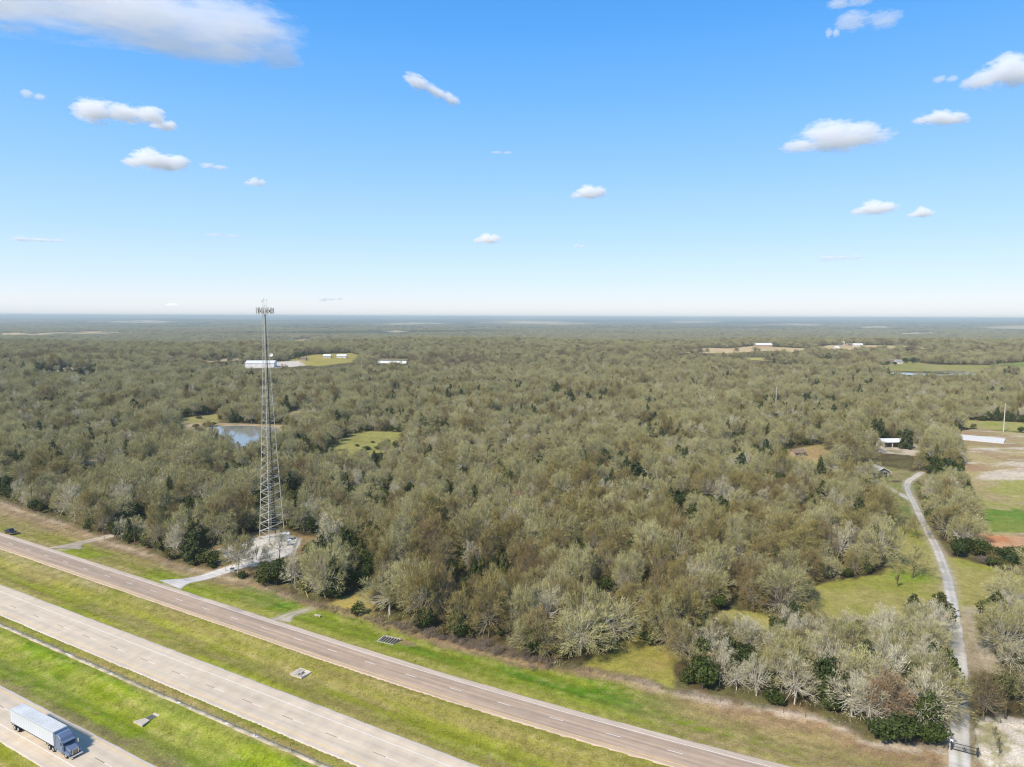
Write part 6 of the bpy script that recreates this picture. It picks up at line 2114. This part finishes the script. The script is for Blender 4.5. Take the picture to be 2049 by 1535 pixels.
# far away
x, y, z = at3(523, 733)
t = house('metal_warehouse', 'large white metal warehouse behind the lattice tower', 'warehouse', (x, y, z), 0.12, 44, 22, 6.0, 3.2, 'white_metal', 'white_metal', 0)
for k in range(4):
    mb = MB(); mb.box((-15 + k * 10, -11.06, 2.2), (5, 0.14, 4.4)); mb.build('roller_door', MAT['rib_grey'], t)
x, y, z = at3(785, 727)
t = thing('greenhouse', 'long low pale greenhouse tunnel among the far woods', 'greenhouse', (x, y, z), -0.12)
N = 12
for k in range(8):
    x0 = -26 + k * 6.5
    mb = MB()
    ring = [(3.9 * math.cos(PI * i / N), 4.0 * math.sin(PI * i / N)) for i in range(N + 1)]
    V = [(x0, a * 1.1, b) for a, b in ring] + [(x0 + 6.3, a * 1.1, b) for a, b in ring]
    F = [(i, i + 1, N + 2 + i, N + 1 + i) for i in range(N)] + [tuple(range(N + 1)), tuple(range(2 * N + 1, N, -1))]
    mb.add(V, F); mb.build('tunnel_panel', MAT['green_film'], t)
x, y, z = at3(910, 706)
t = thing('water_tank', 'white upright water tank on the far ridge', 'tank', (x, y, z), 0)
mb = MB(); mb.tube((0, 0, -1), (0, 0, 11), 3.0, 3.0, 18); mb.build('tank_shell', MAT['white_metal'], t)
mb = MB(); mb.tube((0, 0, 11), (0, 0, 12.4), 3.1, 0.4, 18); mb.build('tank_roof', MAT['white_metal'], t)
FH = [((655, 716), 13, 'white_metal', 'pale_wall', 'pale-roofed farmhouse left of its neighbour on the far green field'), ((684, 716), 17, 'white_metal', 'white_metal', 'white farm building right of its neighbour on the far green field'),
      ((608, 721), 9, 'brown_roof', 'brick', 'small brown shed by the tree beside the far green field')]
for (px, py), w, rf, wl, lab in FH:
    house('farmhouse', lab, 'house', at3(px, py), 0.1, w, 10, 3.6, 2.6, wl, rf, 4, group='farm buildings on the far green field')
x, y, z = at3(1527, 694)
house('open_barn', 'long pale-roofed barn at the left of the far sunlit tan field', 'barn', (x, y, z), 0.05, 40, 16, 5, 4, 'brick', 'white_metal', 0)
for k, (px, py, w, rf, wl, lab) in enumerate([(1670, 688, 14, 'white_metal', 'pale_wall', 'leftmost white house above the far sunlit tan field'), (1680, 690, 22, 'white_metal', 'white_metal', 'tallest white building above the far sunlit tan field'),
                                               (1700, 692, 18, 'brown_roof', 'brick', 'brown-roofed house beside the white building above the far tan field'), (1716, 693, 22, 'white_metal', 'pale_wall', 'pale shed at the right of the houses above the far tan field'),
                                               (1674, 699, 9, 'white_metal', 'trim_white', 'lone small white shed in the middle of the far tan field')]):
    house('farmhouse', lab, 'house', at3(px, py), 0.2 * (k % 3) - 0.2, w, 11, 4.2 + (k == 1) * 2, 2.8, wl, rf, 4, group='buildings by the far tan field')
for k, (px, py, w, rf, wl, lab) in enumerate([(1739, 725, 9, 'brown_roof', 'pale_wall', 'leftmost small house of the row beyond the far pond'), (1754, 724, 16, 'grey_shingle', 'pale_wall', 'grey-roofed house second in the row beyond the far pond'),
                                               (1769, 727, 16, 'brown_roof', 'trim_white', 'brown-roofed house in the middle of the row beyond the far pond'), (1784, 725, 20, 'brown_roof', 'brick', 'largest tan house in the row beyond the far pond'),
                                               (1797, 727, 10, 'grey_shingle', 'trim_white', 'rightmost pale house of the row beyond the far pond')]):
    house('farmhouse', lab, 'house', at3(px, py), 0.15 * (k % 3) - 0.1, w, 10, 3.4, 2.6, wl, rf, 4, chimney=(k == 3), group='houses beyond the far pond')
for (px, py, hh, ww, lab) in [(1749, 729, 9, 10, 'first dark tree in the row of houses beyond the far pond'), (1776, 731, 8, 9, 'dark tree in front of the brown-roofed house beyond the far pond'), (1791, 731, 7, 9, 'dark bush before the tan house beyond the far pond'),
                              (1812, 727, 10, 11, 'dark tree right of the houses beyond the far pond'), (1826, 727, 11, 12, 'last dark tree right of the houses beyond the far pond'),
                              (598, 719, 14, 20, 'round dark tree beside the far green field'), (485, 722, 12, 14, 'dark cedar left of the white warehouse'), (427, 719, 12, 17, 'dark bushy tree far left of the white warehouse')]:
    plant_at(px, py, 'holly', hh, ww, lab, 1)


CLOUDS = True

# ------------------------------------------------------------------ clouds: real bodies of vapour far off over the plain
def cloud_material(name, lobes, dens, seed, rough):
    m = bpy.data.materials.new(name)
    m.use_nodes = True
    t = m.node_tree
    t.nodes.clear()
    out = t.nodes.new('ShaderNodeOutputMaterial')
    v = t.nodes.new('ShaderNodeVolumePrincipled')
    v.inputs['Color'].default_value = (1.0, 1.0, 1.0, 1)
    v.inputs['Anisotropy'].default_value = 0.0
    tc = t.nodes.new('ShaderNodeTexCoord')
    n1 = t.nodes.new('ShaderNodeTexNoise'); n1.noise_dimensions = '4D'
    n1.inputs['W'].default_value = seed; n1.inputs['Scale'].default_value = 2.6; n1.inputs['Detail'].default_value = 7; n1.inputs['Roughness'].default_value = 0.68
    t.links.new(tc.outputs['Object'], n1.inputs['Vector'])
    cur = None
    for c, r in lobes:
        s = t.nodes.new('ShaderNodeVectorMath'); s.operation = 'SUBTRACT'; s.inputs[1].default_value = c
        t.links.new(tc.outputs['Object'], s.inputs[0])
        d = t.nodes.new('ShaderNodeVectorMath'); d.operation = 'DIVIDE'; d.inputs[1].default_value = r
        t.links.new(s.outputs[0], d.inputs[0])
        l = t.nodes.new('ShaderNodeVectorMath'); l.operation = 'LENGTH'
        t.links.new(d.outputs[0], l.inputs[0])
        if cur is None:
            cur = l.outputs['Value']
        else:
            mn = t.nodes.new('ShaderNodeMath'); mn.operation = 'SMOOTH_MIN'; mn.inputs[2].default_value = 0.25
            t.links.new(cur, mn.inputs[0]); t.links.new(l.outputs['Value'], mn.inputs[1])
            cur = mn.outputs[0]
    n2 = t.nodes.new('ShaderNodeTexNoise'); n2.noise_dimensions = '4D'
    n2.inputs['W'].default_value = seed + 9; n2.inputs['Scale'].default_value = 7.0; n2.inputs['Detail'].default_value = 5; n2.inputs['Roughness'].default_value = 0.65
    t.links.new(tc.outputs['Object'], n2.inputs['Vector'])
    mxn = t.nodes.new('ShaderNodeMix'); mxn.data_type = 'FLOAT'; mxn.inputs[0].default_value = 0.38
    t.links.new(n1.outputs['Fac'], mxn.inputs[2]); t.links.new(n2.outputs['Fac'], mxn.inputs[3])
    a = t.nodes.new('ShaderNodeMath'); a.operation = 'MULTIPLY_ADD'; a.inputs[1].default_value = 3.6 * rough; a.inputs[2].default_value = 0.93 - 1.8 * rough
    t.links.new(mxn.outputs[0], a.inputs[0])
    sb = t.nodes.new('ShaderNodeMath'); sb.operation = 'SUBTRACT'
    t.links.new(a.outputs[0], sb.inputs[0]); t.links.new(cur, sb.inputs[1])
    mr = t.nodes.new('ShaderNodeMapRange'); mr.inputs['From Min'].default_value = 0.0; mr.inputs['From Max'].default_value = 0.35
    mr.inputs['To Max'].default_value = dens
    t.links.new(sb.outputs[0], mr.inputs['Value'])
    t.links.new(mr.outputs[0], v.inputs['Density'])
    t.links.new(v.outputs[0], out.inputs['Volume'])
    return m


def cloud(px, py, w, h, label, alt=1500.0, opac=1.0, shape='heap', rough=1.0, slant=0.0):
    d = ray(px, py); d = d / np.linalg.norm(d)
    dist = alt / d[2]
    c = Vector(d * dist) + Vector((0, 0, CAM_H))
    W = w / FPX * dist; H = h / FPX * dist
    R = np.random.default_rng(int(px * 7 + py))
    lobes = []
    if shape == 'heap':
        lobes = [((0, 0, -0.12), (0.78, 0.75, 0.55)), ((R.uniform(-.35, .0), 0, 0.18), (0.42, 0.5, 0.62)), ((R.uniform(0.2, .5), 0, 0.0), (0.40, 0.5, 0.55)), ((-0.62, 0, -0.3), (0.35, 0.4, 0.35))]
    elif shape == 'bar':
        lobes = [((-0.45, 0, 0.0), (0.45, 0.6, 0.7)), ((0.1, 0, 0.05), (0.5, 0.6, 0.5)), ((0.62, 0, 0.15), (0.33, 0.5, 0.55))]
    elif shape == 'wing':
        lobes = [((-0.5, 0, -0.1), (0.75, 0.8, 0.62)), ((0.1, 0, 0.12), (0.55, 0.7, 0.75)), ((0.6, 0, 0.1), (0.42, 0.6, 0.75)), ((0.9, 0, -0.35), (0.15, 0.3, 0.45)), ((0.45, 0, -0.5), (0.3, 0.4, 0.3)), ((-0.85, 0, -0.4), (0.3, 0.4, 0.4))]
    else:
        lobes = [((-0.4, 0, 0.05), (0.5, 0.6, 0.6)), ((0.4, 0, -0.1), (0.5, 0.6, 0.5))]
    depth = max(H, min(W, 2.2 * H))
    dens = opac * 7.0 / depth
    m = cloud_material('cloud_vapour', lobes, dens, float(R.uniform(0, 50)), rough)
    bm = bmesh.new()
    bmesh.ops.create_icosphere(bm, subdivisions=3, radius=1.0)
    for v in bm.verts:
        # skin stays just outside the vapour
        q = v.co.normalized()
        best = 0.25
        for (cx, cy, cz), (rx, ry, rz_) in lobes:
            # farthest point of the lobe along q
            C3 = Vector((cx / rx, cy / ry, cz / rz_)); Q3 = Vector((q.x / rx, q.y / ry, q.z / rz_))
            A = Q3.dot(Q3); B = -2 * Q3.dot(C3); CC = C3.dot(C3) - 1.15 ** 2
            D = B * B - 4 * A * CC
            if D > 0:
                best = max(best, (-B + math.sqrt(D)) / (2 * A))
        v.co = q * min(best, 1.9)
    me = bpy.data.meshes.new('cloud'); bm.to_mesh(me); bm.free()
    me.materials.append(m)
    o = link('cloud', me)
    o.location = c
    o.scale = (W / 2, depth / 2, H / 2)
    o.rotation_euler = (0, slant, math.atan2(c.y, c.x) - PI / 2)
    tag(o, label, 'cloud', 'small white clouds over the plain')
    return o


if CLOUDS:
    cloud(205, 16, 600, 135, 'large bright cloud bank at the top left edge of the sky', 1500, 0.6, 'wing', 1.15)
    cloud(235, 227, 150, 56, 'bright ragged bar-shaped cloud at the upper left', 1500, 1.1, 'bar', 1.3)
    cloud(331, 250, 52, 28, 'small puff just right of the ragged bar-shaped cloud', 1500, 0.7, 'heap', 1.1)
    cloud(320, 321, 122, 50, 'bright white heaped cloud left of the lattice tower top, below the bar-shaped cloud', 1500, 1.1, 'heap', 1.0)
    cloud(428, 333, 54, 17, 'thin wisp just right of the bright heaped cloud', 1500, 0.4, 'wisp', 1.3)
    cloud(512, 364, 44, 22, 'faint puff above the lattice tower', 1500, 0.5, 'heap', 1.2)
    cloud(863, 180, 125, 34, 'slanting torn cloud strip high in the middle of the sky', 1500, 0.8, 'bar', 1.3, slant=math.radians(26))
    cloud(1180, 384, 82, 38, 'single white puff right of the middle of the sky', 1500, 0.9, 'heap', 1.0)
    cloud(978, 477, 66, 32, 'small peaked cloud low in the middle of the sky', 1500, 0.8, 'heap', 1.1)
    cloud(1683, 271, 205, 72, 'large heaped white cloud at the upper right', 1500, 0.9, 'heap', 1.15)
    cloud(1886, 235, 96, 34, 'lens-shaped cloud right of the large heaped cloud', 1500, 0.8, 'heap', 1.0, slant=math.radians(8))
    cloud(2020, 142, 135, 66, 'white cloud cut by the right edge of the sky', 1500, 0.9, 'heap', 1.05)
    cloud(1753, 415, 92, 36, 'low domed cloud at the right, under the large heaped cloud', 1500, 0.85, 'heap', 0.9)
    cloud(1846, 425, 48, 27, 'small cloud right of the low domed cloud', 1500, 0.75, 'heap', 1.0)
    cloud(1738, 40, 110, 46, 'thin torn wisp at the top right', 1500, 0.3, 'wisp', 1.7)
    cloud(1700, 4, 80, 26, 'faint wisp on the top edge above the torn wisp', 1500, 0.3, 'wisp', 1.5)
    cloud(1666, 66, 26, 26, 'tiny wisp left of the torn wisp at the top right', 1500, 0.28, 'wisp', 1.4)
    cloud(66, 190, 40, 20, 'small faint puff at the far left of the sky', 1500, 0.4, 'wisp', 1.4)
    cloud(75, 480, 90, 13, 'flat thin cloud streak low at the far left', 1500, 0.5, 'bar', 1.2)
    cloud(448, 471, 74, 14, 'faint flat wisp low above the woods left of the middle', 1500, 0.25, 'wisp', 1.3)
    cloud(1893, 158, 42, 18, 'faint wisp left of the cloud at the right edge', 1500, 0.3, 'wisp', 1.4)
    cloud(1005, 305, 50, 9, 'very thin streak in the middle of the sky', 1500, 0.3, 'wisp', 1.2)
    cloud(1680, 516, 88, 17, 'low grey-white streak above the far right horizon', 1500, 0.35, 'bar', 1.3)
    cloud(1160, 492, 30, 12, 'tiny faint puff low right of the peaked cloud', 1500, 0.35, 'wisp', 1.3)
    cloud(660, 598, 52, 14, 'small white cloud low on the horizon right of the lattice tower', 1000, 0.6, 'bar', 1.2)
    cloud(345, 609, 26, 8, 'tiny cloud on the horizon left of the lattice tower', 900, 0.4, 'heap', 1.2)

# ------------------------------------------------------------------ haze: even, pale air over the whole country
def build_haze():
    mb = MB()
    mb.box((0, 0, 18), (100000, 100000, 164))
    m = bpy.data.materials.new('pale_haze')
    m.use_nodes = True
    t = m.node_tree
    t.nodes.clear()
    out = t.nodes.new('ShaderNodeOutputMaterial')
    v = t.nodes.new('ShaderNodeVolumePrincipled')
    v.inputs['Color'].default_value = (0.60, 0.70, 0.735, 1)
    v.inputs['Density'].default_value = HAZE
    v.inputs['Anisotropy'].default_value = 0.0
    t.links.new(v.outputs[0], out.inputs['Volume'])
    o = mb.build('haze', m)
    tag(o, kind='stuff')


HAZE = 0.00009
build_haze()
